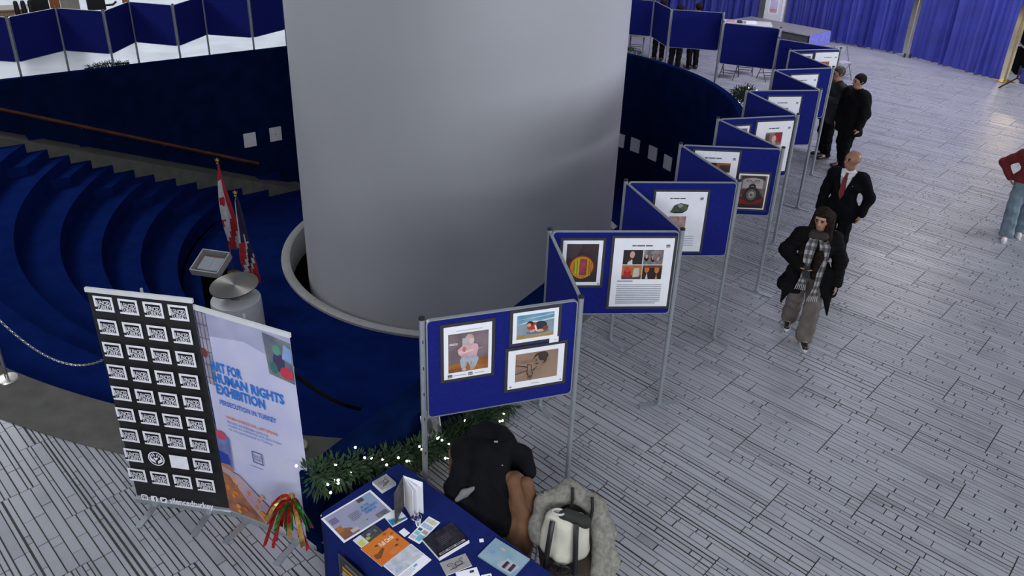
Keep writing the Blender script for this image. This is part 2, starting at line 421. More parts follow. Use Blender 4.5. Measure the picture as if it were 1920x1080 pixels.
# ---- parapet
path = []
for i in range(13):
    t = 9.62*(1-i/12); path.append((CX+N1[0]*RW-D1[0]*t, CY_+N1[1]*RW-D1[1]*t, N1[0], N1[1]))
aa1 = math.atan2(N2[1], N2[0])
for i in range(1, 48):
    a = A0+(aa1-A0)*i/48; path.append((CX+RW*math.cos(a), CY_+RW*math.sin(a), math.cos(a), math.sin(a)))
for i in range(13):
    t = 8.6*i/12; path.append((CX+N2[0]*RW-D2[0]*t, CY_+N2[1]*RW-D2[1]*t, N2[0], N2[1]))
def sweep(prof, m, closed_ends=True):
    mb = MB(); n = len(prof); vs = []; fs = []
    for x, y, nx, ny in path:
        for off, z in prof: vs.append((x+nx*off, y+ny*off, z))
    for i in range(len(path)-1):
        for k in range(n-1):
            a = i*n+k; fs.append((a, a+1, a+1+n, a+n))
    if closed_ends: fs += [tuple(range(n)), tuple(range(len(vs)-1, len(vs)-n-1, -1))]
    return mb.add(vs, fs, m)
T = 0.17
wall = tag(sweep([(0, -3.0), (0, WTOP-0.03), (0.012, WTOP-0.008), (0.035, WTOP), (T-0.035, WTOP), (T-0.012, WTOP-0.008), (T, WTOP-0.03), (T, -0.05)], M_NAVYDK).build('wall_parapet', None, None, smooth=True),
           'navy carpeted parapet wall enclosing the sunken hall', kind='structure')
tag(sweep([(T, 0.13), (T+0.03, 0.125), (T+0.05, 0.10), (T+0.055, -0.02)], M_TAUPE, False).build('baseboard_parapet', None, None, smooth=True),
    'taupe carpet base strip along the outside of the navy parapet', kind='structure')
# wooden handrail on brackets, following the ramp
mb = MB(); pts = []
for i in range(12):
    s = 8.3-(8.3-2.35)*i/11; x, y = wall_pt(s, 0.09); pts.append((x, y, -1.958+(s-2.45)*0.4365))
hr = thing('handrail', 'dark reddish wooden handrail sloping down the far navy wall', 'handrail', (pts[0][0], pts[0][1], 0))
off = Vector((pts[0][0], pts[0][1], 0))
pts = [tuple(Vector(p)-off) for p in pts]
MB().tube(pts, 0.045, 10, M_WOOD).build('rail', None, hr, smooth=True)
for p in pts[1::3]:
    q = Vector(p); e = q+Vector((N2[0]*0.09, N2[1]*0.09, -0.06)); MB().tube([q, q+Vector((0, 0, -0.06)), e], 0.012, 6, M_CHROME).build('bracket', None, hr)
# small white plaques on the inside of the parapet
def plaque(x, y, z, nx, ny, label, mark):
    ang = math.atan2(ny, nx)+PI/2
    t = thing('wall_plaque', label, 'plaque', (x, y, z), ang, 'white plaques on the inside of the parapet')
    MB().prism(rrect(0.31, 0.36, 0.012, 3, -0.155, -0.18), 0.0, 0.02, M_WHITE, UPRIGHT).build('plate', None, t)
    if mark: MB().prism([(0.02*math.cos(k), 0.012*math.sin(k)) for k in (0, 1, 2, 3, 4, 5)], 0.02, 0.024, M_FRAME, UPRIGHT).build('emblem', None, t)
    for sx in (-0.13, 0.13):
        for sz in (-0.155, 0.155): MB().prism([(sx+0.006*math.cos(k), sz+0.006*math.sin(k)) for k in (0, 1, 2, 3, 4, 5)], 0.02, 0.024, M_CHROME, UPRIGHT).build('screw', None, t)
def far_pl(x, y, z, lab, mk):
    plaque(x+N2[0]*-0.002, y+N2[1]*-0.002, z, -N2[0], -N2[1], lab, mk)
for (x, y, z, lab, mk) in ((-6.624, 18.484, -1.372, 'white square plaque left of column, further from the column', False), (-6.105, 18.911, -1.342, 'white square plaque with small dark mark, left of column', True)):
    s = (CX+N2[0]*RW-x)*D2[0]+(CY_+N2[1]*RW-y)*D2[1]; wx, wy = wall_pt(s, 0.001); far_pl(wx, wy, z, lab, mk)
for a, z, lab in ((44.8, -1.46, 'white wall plaque right of column, half hidden behind its edge'), (39.33, -1.45, 'white wall plaque right of column, second from the column edge'),
                  (32.67, -1.47, 'white wall plaque right of column, third from the column edge'), (26.47, -1.52, 'white wall plaque right of column, beside the zigzag panels')):
    t = R_(a); plaque(CX+(RW-0.012)*math.cos(t), CY_+(RW-0.012)*math.sin(t), z, -math.cos(t), -math.sin(t), lab, False)

# ---- ceiling over the rotunda
mb = MB(); mb.lathe([(48, 9.5), (3.2, 9.5)], 64, M_WHITE, Matrix.Translation((0, 15, 0)))
tag(mb.build('ceiling', None, None), 'plain pale ceiling high above the rotunda', kind='structure')

# ================================================================== folding display panels
PTS = [(-0.645, 4.916), (0.560, 5.315), (0.350, 6.546), (1.600, 6.643), (1.212, 7.856), (2.462, 7.952), (2.041, 9.156), (3.291, 9.123), (2.757, 10.297), (3.944, 10.604),
       (3.551, 11.853), (4.758, 12.036), (4.392, 13.306), (5.516, 13.615), (5.174, 14.956), (6.241, 15.236), (5.271, 16.039), (5.663, 17.174), (4.530, 17.655), (4.850, 18.98), (3.645, 19.20), (3.430, 20.43), (2.50, 20.75)]
FOOT = {0: -70, 1: 3, 2: -60, 3: 14, 4: -55, 5: -48, 6: -50, 7: -40, 8: -40, 9: -8, 10: -40, 11: -38, 12: -40, 13: -38, 14: -40, 15: -35}
LPTS = [(-11.24, 15.81), (-10.138, 15.634), (-9.797, 16.773), (-8.699, 16.599), (-8.736, 17.823), (-7.643, 17.559), (-7.492, 18.879), (-6.328, 18.690), (-5.864, 19.816)]
LPTS = [(x*1.0213, y*1.0213) for x, y in LPTS]
PH, PB, PT_ = 2.03, 1.115, 2.015
def post_mesh():
    mb = MB(); mb.tube([(0, 0, 0.012), (0, 0, PH)], 0.0225, 14, M_ALU)
    for z in (1.84, 1.60, 1.36, 1.12, 0.78, 0.44): mb.box((0, -0.0222, z), (0.007, 0.004, 0.03), M_CAP)
    return mb.mesh('post', None, True)
POST = post_mesh()
mb = MB(); mb.tube([(0, 0, PH-0.004), (0, 0, PH+0.012)], 0.0245, 14, M_CAP); CAPM = mb.mesh('cap')
mb = MB(); mb.prism([(-0.22, -0.032), (0.22, -0.032), (0.22, 0.032), (-0.22, 0.032)], 0.0, 0.012, M_ALU); mb.box((0, 0, 0.02), (0.07, 0.05, 0.02), M_ALU); FOOTM = mb.mesh('foot')
def display_panel(A, B, label, foot=-40, last=None, group='zigzag display panels', PB=PB, PT_=PT_, low=0.0):
    A = Vector((*A, 0)); B = Vector((*B, 0)); d = B-A; L = d.length; ang = math.atan2(d.y, d.x)
    t = thing('display_panel', label, 'display panel', A, ang, group)
    w = L-0.055; h = PT_-PB
    MB().prism(rrect(w-0.016, h-0.016, 0.035, 5, 0.0275+0.008, PB+0.008), -0.011, 0.011, M_FELT, UPRIGHT).build('felt_board', None, t)
    o = rrect(w, h, 0.04, 5, 0.0275, PB); i = rrect(w-0.02, h-0.02, 0.032, 5, 0.0375, PB+0.01); n = len(o)
    vs = [(x, y, z) for z in (-0.014, 0.014) for x, y in o]+[(x, y, z) for z in (-0.014, 0.014) for x, y in i]
    fs = []
    for k in range(n):
        q = (k+1) % n
        fs += [(k, q, n+q, n+k), (n+k, n+q, 3*n+q, 3*n+k), (2*n+q, 2*n+k, 3*n+k, 3*n+q), (q, k, 2*n+k, 2*n+q)]
    MB().add(vs, fs, M_ALU, UPRIGHT).build('edge_trim', None, t)
    for X, fa in ((0, foot),)+(((L, last),) if last is not None else ()):
        p = link('post', POST, t, (X, 0, 0)); p.scale = (1, 1, 1-low)
        link('cap', CAPM, p); f = link('foot', FOOTM, p); f.rotation_euler = (0, 0, R_(fa)-ang)
    return t, A, ang
PLAB = ['front blue display panel holding three framed pictures', 'blue display panel folded edge-on behind the front panel',
        'blue display panel holding round stained-glass picture and four-photo poster', 'blue folding panel between the four-photo poster panel and the green-stone poster panel',
        'blue display panel holding the green stone poster', 'blue folding panel joining the green-stone panel to the face-and-wheel panel',
        'blue display panel holding face-and-wheel picture beside a poster', 'blue folding panel behind the face-and-wheel picture panel',
        'blue display panel holding poster with pink and brown photo', 'blue folding panel behind the pink-photo poster panel',
        'blue display panel with one large poster, third farthest of the poster panels', 'blue folding panel behind the third-farthest poster panel',
        'blue display panel with one half-hidden poster, second farthest of the poster panels', 'blue folding panel between the two farthest poster panels',
        'farthest blue display panel that shows posters, with orange photo', 'dark blue panel running back left from the farthest poster panel',
        'blue panel seen almost edge-on, behind the farthest poster panels', 'dark blue panel back with folding chair legs below it',
        'narrow edge-on panel between the two dark panel backs', 'dark blue panel back with dark trouser legs below it',
        'blue panel turning away, left of the panel with legs below', 'dark blue panel half hidden behind the right side of the column']
PANELS = []
for k in range(22):
    PANELS.append(display_panel(PTS[k], PTS[k+1], PLAB[k], FOOT.get(k, -30), 20 if k == 21 else None))
LLAB = ['dark panel cut by the left picture edge, behind the far wall', 'dark panel nearest the left picture edge with tan desk above it', 'dark panel with pale pillar and black cart behind its top edge',
        'narrow dark panel, fourth from the left picture edge', 'dark panel above the small tuft of greenery on far wall', 'narrow dark panel, third from the left side of the column',
        'wide dark panel second from the left side of the column', 'dark panel touching the left side of the column']
for k in range(8): display_panel(LPTS[k], LPTS[k+1], LLAB[k], 39, 39 if k == 7 else None, 'dark panels behind the far wall', 1.03, 1.95, 0.03)

# ------------------------------------------------------------------ framed posters
def framed(pi, x0, x1, z0, z1, label, draw, fb=0.026, name='framed_poster', cat='poster'):
    """x along the panel from its left post, z height: sheet limits inside the dark mount"""
    t0, A, ang = PANELS[pi]
    c, s = math.cos(ang), math.sin(ang)
    px, py = A.x+x0*c+0.0115*s, A.y+x0*s-0.0115*c
    t = thing(name, label, cat, (px, py, z0), ang, 'framed exhibition pictures')
    w, h = x1-x0, z1-z0
    if fb: MB().prism([(-fb, -fb), (w+fb, -fb), (w+fb, h+fb), (-fb, h+fb)], 0.0005, 0.007, M_FRAME, UPRIGHT).build('frame', None, t)
    MB().prism([(0, 0), (w, 0), (w, h), (0, h)], 0.0071, 0.0078, M_PAPER, UPRIGHT).build('sheet', None, t)
    a = Art(w, h); a.rect(0.004, 0.004, 0.996, 0.996, M_PAPER); draw(a)
    if a.mb.v: art_obj(a, 'print', t, UPRIGHT @ Matrix.Translation((0, 0, 0.0078)))
    return t
I = ink
def logo(a, u, v, s, c=(70, 72, 80)):
    ar = a.w/a.h
    a.rect(u-s, v-s*ar*0.8, u+s, v+s*ar*0.8, I(*c)); a.rect(u-s*.8, v-s*ar*0.55, u+s*.8, v+s*ar*0.1, I(205, 207, 215)); a.lines(u-s*.6, v-s*ar*.45, u+s*.6, v+s*ar*.05, 2, I(*c), 0.6, 1)
def d_seated(a):
    a.rect(0.09, 0.12, 0.93, 0.86, inkn(104, 88, 92, 136, 118, 122, 5)); a.poly([(0.09, 0.12), (0.93, 0.12), (0.93, 0.36), (0.55, 0.33), (0.09, 0.27)], inkn(176, 112, 52, 140, 84, 44, 8))
    a.poly([(0.09, 0.12), (0.5, 0.12), (0.42, 0.2), (0.09, 0.19)], inkn(120, 76, 60, 150, 92, 50, 8))
    a.poly([(0.33, 0.34), (0.36, 0.19), (0.43, 0.15), (0.5, 0.3), (0.56, 0.16), (0.66, 0.18), (0.73, 0.33), (0.68, 0.42), (0.38, 0.42)], inkn(146, 160, 176, 172, 182, 192, 10))
    a.ell(0.42, 0.155, 0.05, 0.025, I(214, 170, 160)); a.ell(0.59, 0.165, 0.05, 0.025, I(200, 150, 140)); a.ell(0.47, 0.27, 0.018, 0.04, I(190, 140, 130)); a.ell(0.57, 0.27, 0.018, 0.04, I(190, 140, 130))
    a.poly([(0.3, 0.46), (0.38, 0.4), (0.68, 0.41), (0.72, 0.52), (0.7, 0.62), (0.55, 0.66), (0.38, 0.62), (0.28, 0.55)], inkn(222, 178, 184, 196, 150, 158, 9))
    a.poly([(0.29, 0.52), (0.34, 0.46), (0.6, 0.5), (0.6, 0.54)], I(226, 196, 190)); a.ell(0.42, 0.55, 0.04, 0.05, I(190, 118, 122))
    a.ell(0.53, 0.72, 0.1, 0.115, inkn(206, 184, 182, 176, 152, 150, 12)); a.poly([(0.38, 0.6), (0.46, 0.62), (0.5, 0.76), (0.38, 0.77)], I(190, 178, 180)); a.ell(0.57, 0.7, 0.05, 0.05, I(212, 192, 188))
    a.lines(0.11, 0.655, 0.28, 0.70, 2, I(235, 232, 235), 0.5, 1); a.lines(0.7, 0.535, 0.88, 0.555, 1, I(200, 190, 195), 0.5)
    a.lines(0.25, 0.91, 0.8, 0.935, 1, I(196, 198, 210), 0.5, 1); a.rect(0.20, 0.06, 0.45, 0.072, I(176, 178, 190)); a.rect(0.64, 0.06, 0.84, 0.072, I(176, 178, 190)); logo(a, 0.12, 0.065, 0.045); logo(a, 0.55, 0.07, 0.045, (120, 124, 140))
def d_beach(a):
    a.rect(0.085, 0.12, 0.905, 0.9, inkn(150, 160, 172, 118, 140, 156, 7)); a.poly([(0.085, 0.62), (0.905, 0.66), (0.905, 0.9), (0.085, 0.9)], inkn(84, 138, 168, 128, 172, 190, 9))
    a.poly([(0.085, 0.60), (0.35, 0.68), (0.6, 0.66), (0.905, 0.72), (0.905, 0.67), (0.6, 0.62), (0.3, 0.62)], I(206, 216, 224)); a.poly([(0.085, 0.76), (0.5, 0.8), (0.905, 0.84), (0.905, 0.82), (0.5, 0.77)], I(190, 208, 218))
    a.poly([(0.085, 0.12), (0.905, 0.12), (0.905, 0.24), (0.5, 0.2), (0.085, 0.26)], inkn(176, 146, 84, 150, 128, 84, 8))
    a.ell(0.55, 0.3, 0.26, 0.06, I(112, 112, 118)); a.ell(0.6, 0.48, 0.15, 0.17, I(46, 56, 70)); a.ell(0.41, 0.52, 0.11, 0.13, I(178, 62, 48)); a.ell(0.37, 0.60, 0.075, 0.085, I(62, 46, 40)); a.ell(0.345, 0.56, 0.05, 0.06, I(212, 158, 124))
    a.ell(0.44, 0.36, 0.08, 0.04, I(216, 166, 134), 0.3); a.ell(0.6, 0.34, 0.09, 0.045, I(214, 172, 142)); a.ell(0.71, 0.4, 0.07, 0.075, I(128, 74, 50)); a.ell(0.5, 0.44, 0.02, 0.12, I(232, 224, 216), 0.3)
def d_child(a):
    a.rect(0.13, 0.17, 0.89, 0.89, inkn(158, 132, 112, 146, 120, 100, 5))
    sk, dk = inkn(150, 124, 106, 120, 98, 84, 14), I(62, 50, 46)
    a.poly([(0.13, 0.36), (0.34, 0.42), (0.38, 0.5), (0.3, 0.56), (0.13, 0.62)], dk); a.poly([(0.13, 0.38), (0.33, 0.44), (0.36, 0.5), (0.28, 0.54), (0.13, 0.6)], sk)
    a.poly([(0.13, 0.64), (0.4, 0.62), (0.5, 0.74), (0.4, 0.72), (0.13, 0.74)], sk)
    a.poly([(0.42, 0.42), (0.56, 0.42), (0.72, 0.64), (0.70, 0.72), (0.5, 0.5)], dk); a.poly([(0.44, 0.40), (0.55, 0.40), (0.73, 0.66), (0.70, 0.70), (0.5, 0.48)], sk)
    a.ell(0.57, 0.71, 0.125, 0.16, dk, -0.5); a.ell(0.54, 0.66, 0.10, 0.15, sk, -0.4); a.ell(0.62, 0.76, 0.09, 0.12, I(70, 56, 50), -0.4); a.ell(0.50, 0.68, 0.018, 0.015, dk); a.ell(0.57, 0.71, 0.018, 0.015, dk); a.ell(0.51, 0.59, 0.03, 0.012, dk)
    a.poly([(0.34, 0.62), (0.41, 0.58), (0.45, 0.3), (0.38, 0.24), (0.33, 0.36)], dk); a.poly([(0.35, 0.60), (0.40, 0.57), (0.43, 0.32), (0.38, 0.27), (0.345, 0.38)], sk)
    for u, v, r in ((0.36, 0.24, 0.1), (0.40, 0.22, -0.1), (0.43, 0.26, -0.3), (0.45, 0.32, -0.5)): a.ell(u, v, 0.014, 0.05, sk, r)
    a.lines(0.42, 0.085, 0.56, 0.105, 1, I(150, 152, 160), 0.5, 1); logo(a, 0.05, 0.07, 0.016); logo(a, 0.955, 0.07, 0.014)
def d_glass(a):
    a.rect(0.1, 0.075, 0.9, 0.925, inkn(52, 42, 46, 66, 54, 56, 4)); a.poly([(0.1, 0.6), (0.35, 0.62), (0.5, 0.925), (0.1, 0.925)], I(74, 62, 66))
    a.ell(0.5, 0.42, 0.32, 0.255, I(132, 62, 24)); a.ell(0.5, 0.42, 0.29, 0.23, I(206, 142, 40))
    for u, w, c in ((0.28, 0.06, (214, 132, 40)), (0.355, 0.055, (186, 196, 48)), (0.425, 0.05, (196, 188, 60)), (0.50, 0.07, (176, 66, 84)), (0.585, 0.06, (166, 58, 78)), (0.66, 0.05, (198, 150, 52)), (0.72, 0.03, (218, 126, 44))):
        hh = math.sqrt(max(0.01, 0.27**2-(u-0.5)**2))*a.w/a.h*0.86; a.rect(u-w/2, 0.42-hh, u+w/2, 0.42+hh, I(*c)); a.rect(u+w/2-0.004, 0.42-hh, u+w/2+0.006, 0.42+hh, I(60, 34, 26))
    a.poly([(0.46, 0.25), (0.60, 0.24), (0.62, 0.42), (0.55, 0.58), (0.48, 0.56), (0.44, 0.4)], inkn(184, 76, 96, 150, 50, 70, 12))
    for k in range(9): a.ell(0.30+k*0.05, 0.27-0.09*math.sin(PI*(k+0.5)/9), 0.02, 0.018, I(232, 178, 44))
    logo(a, 0.95, 0.04, 0.02)
def head_text(a, u0=0.30, u1=0.64, v=0.885): [a.rect(u0+(u1-u0)*q0, v, u0+(u1-u0)*q1, v+0.018, I(72, 74, 84)) for q0, q1 in ((0, 0.2), (0.24, 0.62), (0.66, 1))]; logo(a, 0.90, v+0.005, 0.032, (96, 98, 108))
def faces(a, u0, v0, u1, v1, seed, cols):
    r = random.Random(seed)
    for k in range(9):
        u, v = u0+(u1-u0)*(0.1+0.8*r.random()), v0+(v1-v0)*(0.1+0.55*r.random()); s = (u1-u0)*0.11
        u = min(max(u, u0+s*1.1), u1-s*1.1); v = max(v, v0+s*0.9); v = min(v, v1-s*1.6)
        a.ell(u, v, s*1.0, s*1.1, I(*r.choice(((36, 40, 60), (58, 52, 58), (28, 30, 40), (120, 112, 116))))); a.ell(u, v+s*0.75, s*0.55, s*0.8, I(*r.choice(cols)))
def d_four(a):
    head_text(a); a.rect(0.165, 0.42, 0.835, 0.835, I(205, 206, 212))
    a.rect(0.165, 0.63, 0.49, 0.835, I(44, 40, 42)); a.poly([(0.24, 0.63), (0.26, 0.69), (0.32, 0.70), (0.33, 0.63)], I(206, 204, 206)); a.ell(0.315, 0.77, 0.042, 0.05, I(206, 160, 140)); a.poly([(0.255, 0.66), (0.27, 0.74), (0.30, 0.69)], I(96, 48, 36))
    a.rect(0.51, 0.63, 0.835, 0.835, inkn(150, 142, 140, 96, 92, 100, 30)); faces(a, 0.51, 0.63, 0.835, 0.80, 3, ((190, 150, 130), (206, 170, 150), (150, 116, 100)))
    a.rect(0.165, 0.42, 0.49, 0.62, I(180, 110, 56)); a.rect(0.165, 0.42, 0.49, 0.48, I(84, 72, 70)); a.ell(0.255, 0.52, 0.062, 0.075, I(170, 40, 40)); a.ell(0.255, 0.555, 0.05, 0.03, I(196, 72, 60)); a.poly([(0.345, 0.45), (0.46, 0.46), (0.45, 0.59), (0.36, 0.58)], I(196, 184, 172))
    a.rect(0.51, 0.42, 0.835, 0.62, I(48, 34, 30)); a.ell(0.58, 0.565, 0.04, 0.05, I(196, 110, 56)); a.ell(0.75, 0.56, 0.04, 0.055, I(190, 116, 60)); a.poly([(0.56, 0.42), (0.585, 0.52), (0.61, 0.42)], I(190, 186, 186)); a.poly([(0.73, 0.42), (0.75, 0.5), (0.77, 0.42)], I(176, 150, 90)); a.rect(0.51, 0.59, 0.835, 0.62, I(120, 60, 40))
    a.rect(0.10, 0.387, 0.36, 0.398, I(110, 112, 122)); a.lines(0.10, 0.06, 0.86, 0.36, 11, I(152, 155, 168), 0.30, 0.9)
def d_stone(a):
    head_text(a, 0.28, 0.58); a.poly([(0.31, 0.665), (0.38, 0.78), (0.5, 0.82), (0.66, 0.79), (0.64, 0.70), (0.56, 0.655), (0.42, 0.65)], inkn(56, 68, 48, 92, 100, 78, 22)); a.ell(0.5, 0.775, 0.05, 0.028, I(150, 150, 146)); a.poly([(0.31, 0.665), (0.42, 0.65), (0.56, 0.655), (0.6, 0.68), (0.4, 0.68)], I(44, 52, 40))
    a.rect(0.3, 0.36, 0.64, 0.60, inkn(150, 120, 110, 190, 160, 150, 30)); faces(a, 0.3, 0.36, 0.64, 0.56, 8, ((206, 170, 152), (176, 130, 112), (220, 196, 180))); a.rect(0.3, 0.36, 0.64, 0.40, I(92, 120, 84)); a.lines(0.12, 0.07, 0.84, 0.30, 6, I(176, 180, 192), 0.28, 0.7)
def d_brown(a):
    head_text(a, 0.24, 0.62, 0.87); a.rect(0.36, 0.63, 0.84, 0.80, inkn(120, 66, 44, 160, 100, 60, 12)); a.rect(0.37, 0.74, 0.52, 0.80, I(60, 40, 34)); a.rect(0.52, 0.77, 0.83, 0.80, I(176, 96, 48)); a.rect(0.60, 0.64, 0.83, 0.765, inkn(96, 72, 66, 66, 50, 50, 9)); a.ell(0.45, 0.70, 0.05, 0.06, I(190, 140, 104)); a.lines(0.12, 0.08, 0.84, 0.52, 10, I(160, 163, 176), 0.3, 0.7)
def d_wheel(a):
    a.rect(0.045, 0.035, 0.955, 0.955, inkn(140, 124, 118, 110, 94, 92, 6)); a.rect(0.16, 0.6, 0.84, 0.955, inkn(186, 176, 172, 160, 148, 146, 9)); a.poly([(0.1, 0.955), (0.1, 0.8), (0.2, 0.86), (0.5, 0.9), (0.8, 0.86), (0.9, 0.8), (0.9, 0.955)], I(66, 56, 54))
    a.ell(0.36, 0.81, 0.08, 0.03, I(60, 52, 50)); a.ell(0.64, 0.81, 0.08, 0.03, I(60, 52, 50)); a.ell(0.36, 0.81, 0.055, 0.018, I(170, 160, 156)); a.ell(0.64, 0.81, 0.055, 0.018, I(170, 160, 156)); a.poly([(0.46, 0.8), (0.54, 0.8), (0.57, 0.72), (0.43, 0.72)], I(150, 136, 132))
    a.ell(0.5, 0.655, 0.115, 0.07, I(40, 36, 36)); a.ell(0.5, 0.64, 0.06, 0.03, I(180, 166, 160))
    a.poly([(0.045, 0.035), (0.955, 0.035), (0.955, 0.3), (0.7, 0.58), (0.3, 0.58), (0.045, 0.34)], inkn(84, 50, 48, 60, 44, 44, 9)); a.poly([(0.1, 0.18), (0.5, 0.13), (0.92, 0.22), (0.9, 0.32), (0.5, 0.2), (0.08, 0.3)], I(140, 34, 38)); a.rect(0.12, 0.05, 0.88, 0.14, I(48, 40, 40)); a.rect(0.08, 0.42, 0.28, 0.56, I(92, 56, 52)); a.rect(0.08, 0.35, 0.2, 0.42, I(150, 60, 52))
    a.ell(0.5, 0.42, 0.26, 0.235, I(52, 48, 48), n=28); a.ell(0.5, 0.42, 0.17, 0.155, I(112, 104, 100), n=24); a.ell(0.5, 0.42, 0.10, 0.09, I(170, 162, 156)); a.ell(0.5, 0.42, 0.05, 0.045, I(84, 80, 80)); a.poly([(0.5, 0.42), (0.54, 0.47), (0.52, 0.48)], I(230, 226, 222))
def d_pink(a):
    head_text(a, 0.34, 0.62, 0.86); a.rect(0.28, 0.36, 0.74, 0.79, inkn(150, 130, 116, 100, 84, 78, 9)); a.rect(0.52, 0.6, 0.73, 0.78, inkn(176, 44, 56, 140, 40, 50, 8)); a.ell(0.52, 0.66, 0.06, 0.07, I(214, 176, 164)); a.poly([(0.4, 0.36), (0.44, 0.58), (0.58, 0.6), (0.64, 0.36)], I(190, 160, 152)); a.poly([(0.28, 0.4), (0.36, 0.42), (0.38, 0.74), (0.28, 0.76)], I(92, 70, 62)); a.rect(0.6, 0.38, 0.73, 0.54, I(200, 190, 186)); a.lines(0.12, 0.06, 0.86, 0.30, 8, I(166, 170, 182), 0.3, 0.7)
def d_plain(seed, c1, c2, t=(0.30, 0.60)):
    def f(a):
        head_text(a, t[0], t[1], 0.86); a.rect(0.3, 0.46, 0.66, 0.76, inkn(*c1, *c2, 18)); faces(a, 0.3, 0.46, 0.66, 0.72, seed, ((196, 150, 130), (150, 110, 96))); a.lines(0.12, 0.06, 0.86, 0.38, 9, I(166, 170, 182), 0.3, 0.7)
    return f
def d_small(a): a.rect(0.08, 0.08, 0.92, 0.92, inkn(90, 84, 96, 140, 130, 136, 9)); a.ell(0.5, 0.5, 0.2, 0.2, I(170, 140, 120)); a.rect(0.08, 0.08, 0.92, 0.25, I(60, 56, 62))
framed(0, 0.160, 0.538, 1.460, 1.935, 'framed picture of seated pale figure in pink on front panel', d_seated, name='framed_picture', cat='picture')
framed(0, 0.706, 1.080, 1.700, 1.977, 'framed painting of child lying on a beach, front panel', d_beach, name='framed_picture', cat='picture')
framed(0, 0.677, 1.149, 1.267, 1.634, 'framed sepia drawing of a child with raised arms, front panel', d_child, name='framed_picture', cat='picture')
t_, A_, an_ = PANELS[0]
cap = thing('caption_card', 'small white caption card under the beach painting', 'caption card', (A_.x+1.012*math.cos(an_)+0.024*math.sin(an_), A_.y+1.012*math.sin(an_)-0.024*math.cos(an_), 1.662), an_)
MB().prism([(0, 0), (0.078, 0), (0.078, 0.051), (0, 0.051)], 0, 0.0009, M_PAPER, UPRIGHT).build('card', None, cap)
a = Art(0.078, 0.051); a.lines(0.5, 0.4, 0.8, 0.6, 1, I(150, 152, 165), 0.5, 1); art_obj(a, 'print', cap, UPRIGHT @ Matrix.Translation((0, 0, 0.0009)))
framed(2, 0.131, 0.509, 1.445, 1.923, 'framed picture of a round orange and yellow stained-glass window', d_glass, name='framed_picture', cat='picture')
framed(2, 0.616, 1.188, 1.206, 1.947, 'white poster with four photographs above lines of text', d_four)
framed(4, 0.341, 0.914, 1.178, 1.905, 'white poster with a dark green stone photo', d_stone)
framed(6, 0.180, 0.727, 1.220, 1.953, 'white poster with brown photo, half hidden by the fold', d_brown)
framed(6, 0.766, 1.137, 1.204, 1.678, 'picture of moustached face above a dark wheel', d_wheel, name='framed_picture', cat='picture')
framed(8, 0.130, 0.488, 1.45, 1.902, 'small framed picture mostly hidden behind a panel edge, beside pink-photo poster', d_small, name='framed_picture', cat='picture')
framed(8, 0.604, 1.166, 1.195, 1.945, 'white poster with a pink and brown photo', d_pink)
framed(10, 0.365, 0.906, 1.185, 1.916, 'white poster with greyish photo on the third-farthest poster panel', d_plain(5, (170, 166, 172), (120, 116, 124)))
framed(12, 0.345, 0.880, 1.185, 1.907, 'white poster with only its heading visible, on the second-farthest poster panel', d_plain(6, (150, 150, 160), (110, 106, 112)))
framed(14, 0.120, 0.491, 1.45, 1.935, 'small framed sheet left of the farthest poster', d_small, name='framed_picture', cat='picture')
framed(14, 0.559, 1.066, 1.22, 1.955, 'farthest white poster with an orange photo', d_plain(9, (196, 120, 56), (120, 66, 40), (0.4, 0.7)))

# ================================================================== roll-up banners
def banner(A, B, label, draw, ztop, lean, h0=0.07):
    A = Vector((*A, 0)); B = Vector((*B, 0)); d = B-A; L = d.length; ang = math.atan2(d.y, d.x)
    t = thing('rollup_banner', label, 'banner', A, ang)
    cs = MB(); cs.prism([(-0.022, 0.012), (0.065, 0.012), (0.065, 0.05), (0.05, 0.062), (-0.012, 0.062), (-0.022, 0.05)], -0.012, L+0.012, M_ALU, Matrix(((0, 0, 1, 0), (1, 0, 0, 0), (0, 1, 0, 0), (0, 0, 0, 1)))); cs.build('cassette', None, t)
    for x in (0.17, L-0.19):
        MB().box((x, -0.09, 0.008), (0.05, 0.38, 0.016), M_ALU).build('foot', None, t)
    S = Matrix.Identity(4); S[0][2] = lean; S[1][2] = 0.012
    MB().tube([S @ Vector((L/2, 0.045, 0.05)), S @ Vector((L/2, 0.045, ztop+0.03))], 0.011, 8, M_ALU).build('pole', None, t)
    MB().box((L/2, 0, ztop), (L+0.016, 0.022, 0.035), M_WHITE, Matrix.Translation((lean*ztop, 0.012*ztop, 0))).build('top_rail', None, t)
    T = S @ Matrix.Translation((0.0, 0, h0)) @ UPRIGHT
    H = ztop-0.01-h0
    sh = MB(); nx = 14
    vs = []; fs = []
    for j in range(2):
        for i in range(nx+1): vs.append((L*i/nx, H*j, 0.0))
    for i in range(nx): fs.append((i, i+1, nx+2+i, nx+1+i))
    a = Art(L, H, 0.0005); base = draw(a)
    sh.add(vs, fs, base, T); sh.add([(x, y, -0.0015) for x, y, z in vs], [tuple(reversed(f)) for f in fs], M_PAPER, T); sh.build('sheet', None, t)
    art_obj(a, 'print', t, T @ Matrix.Translation((0, 0, 0.0005)))
    return t
W_ = ink(232, 232, 238); K_ = ink(24, 24, 26)
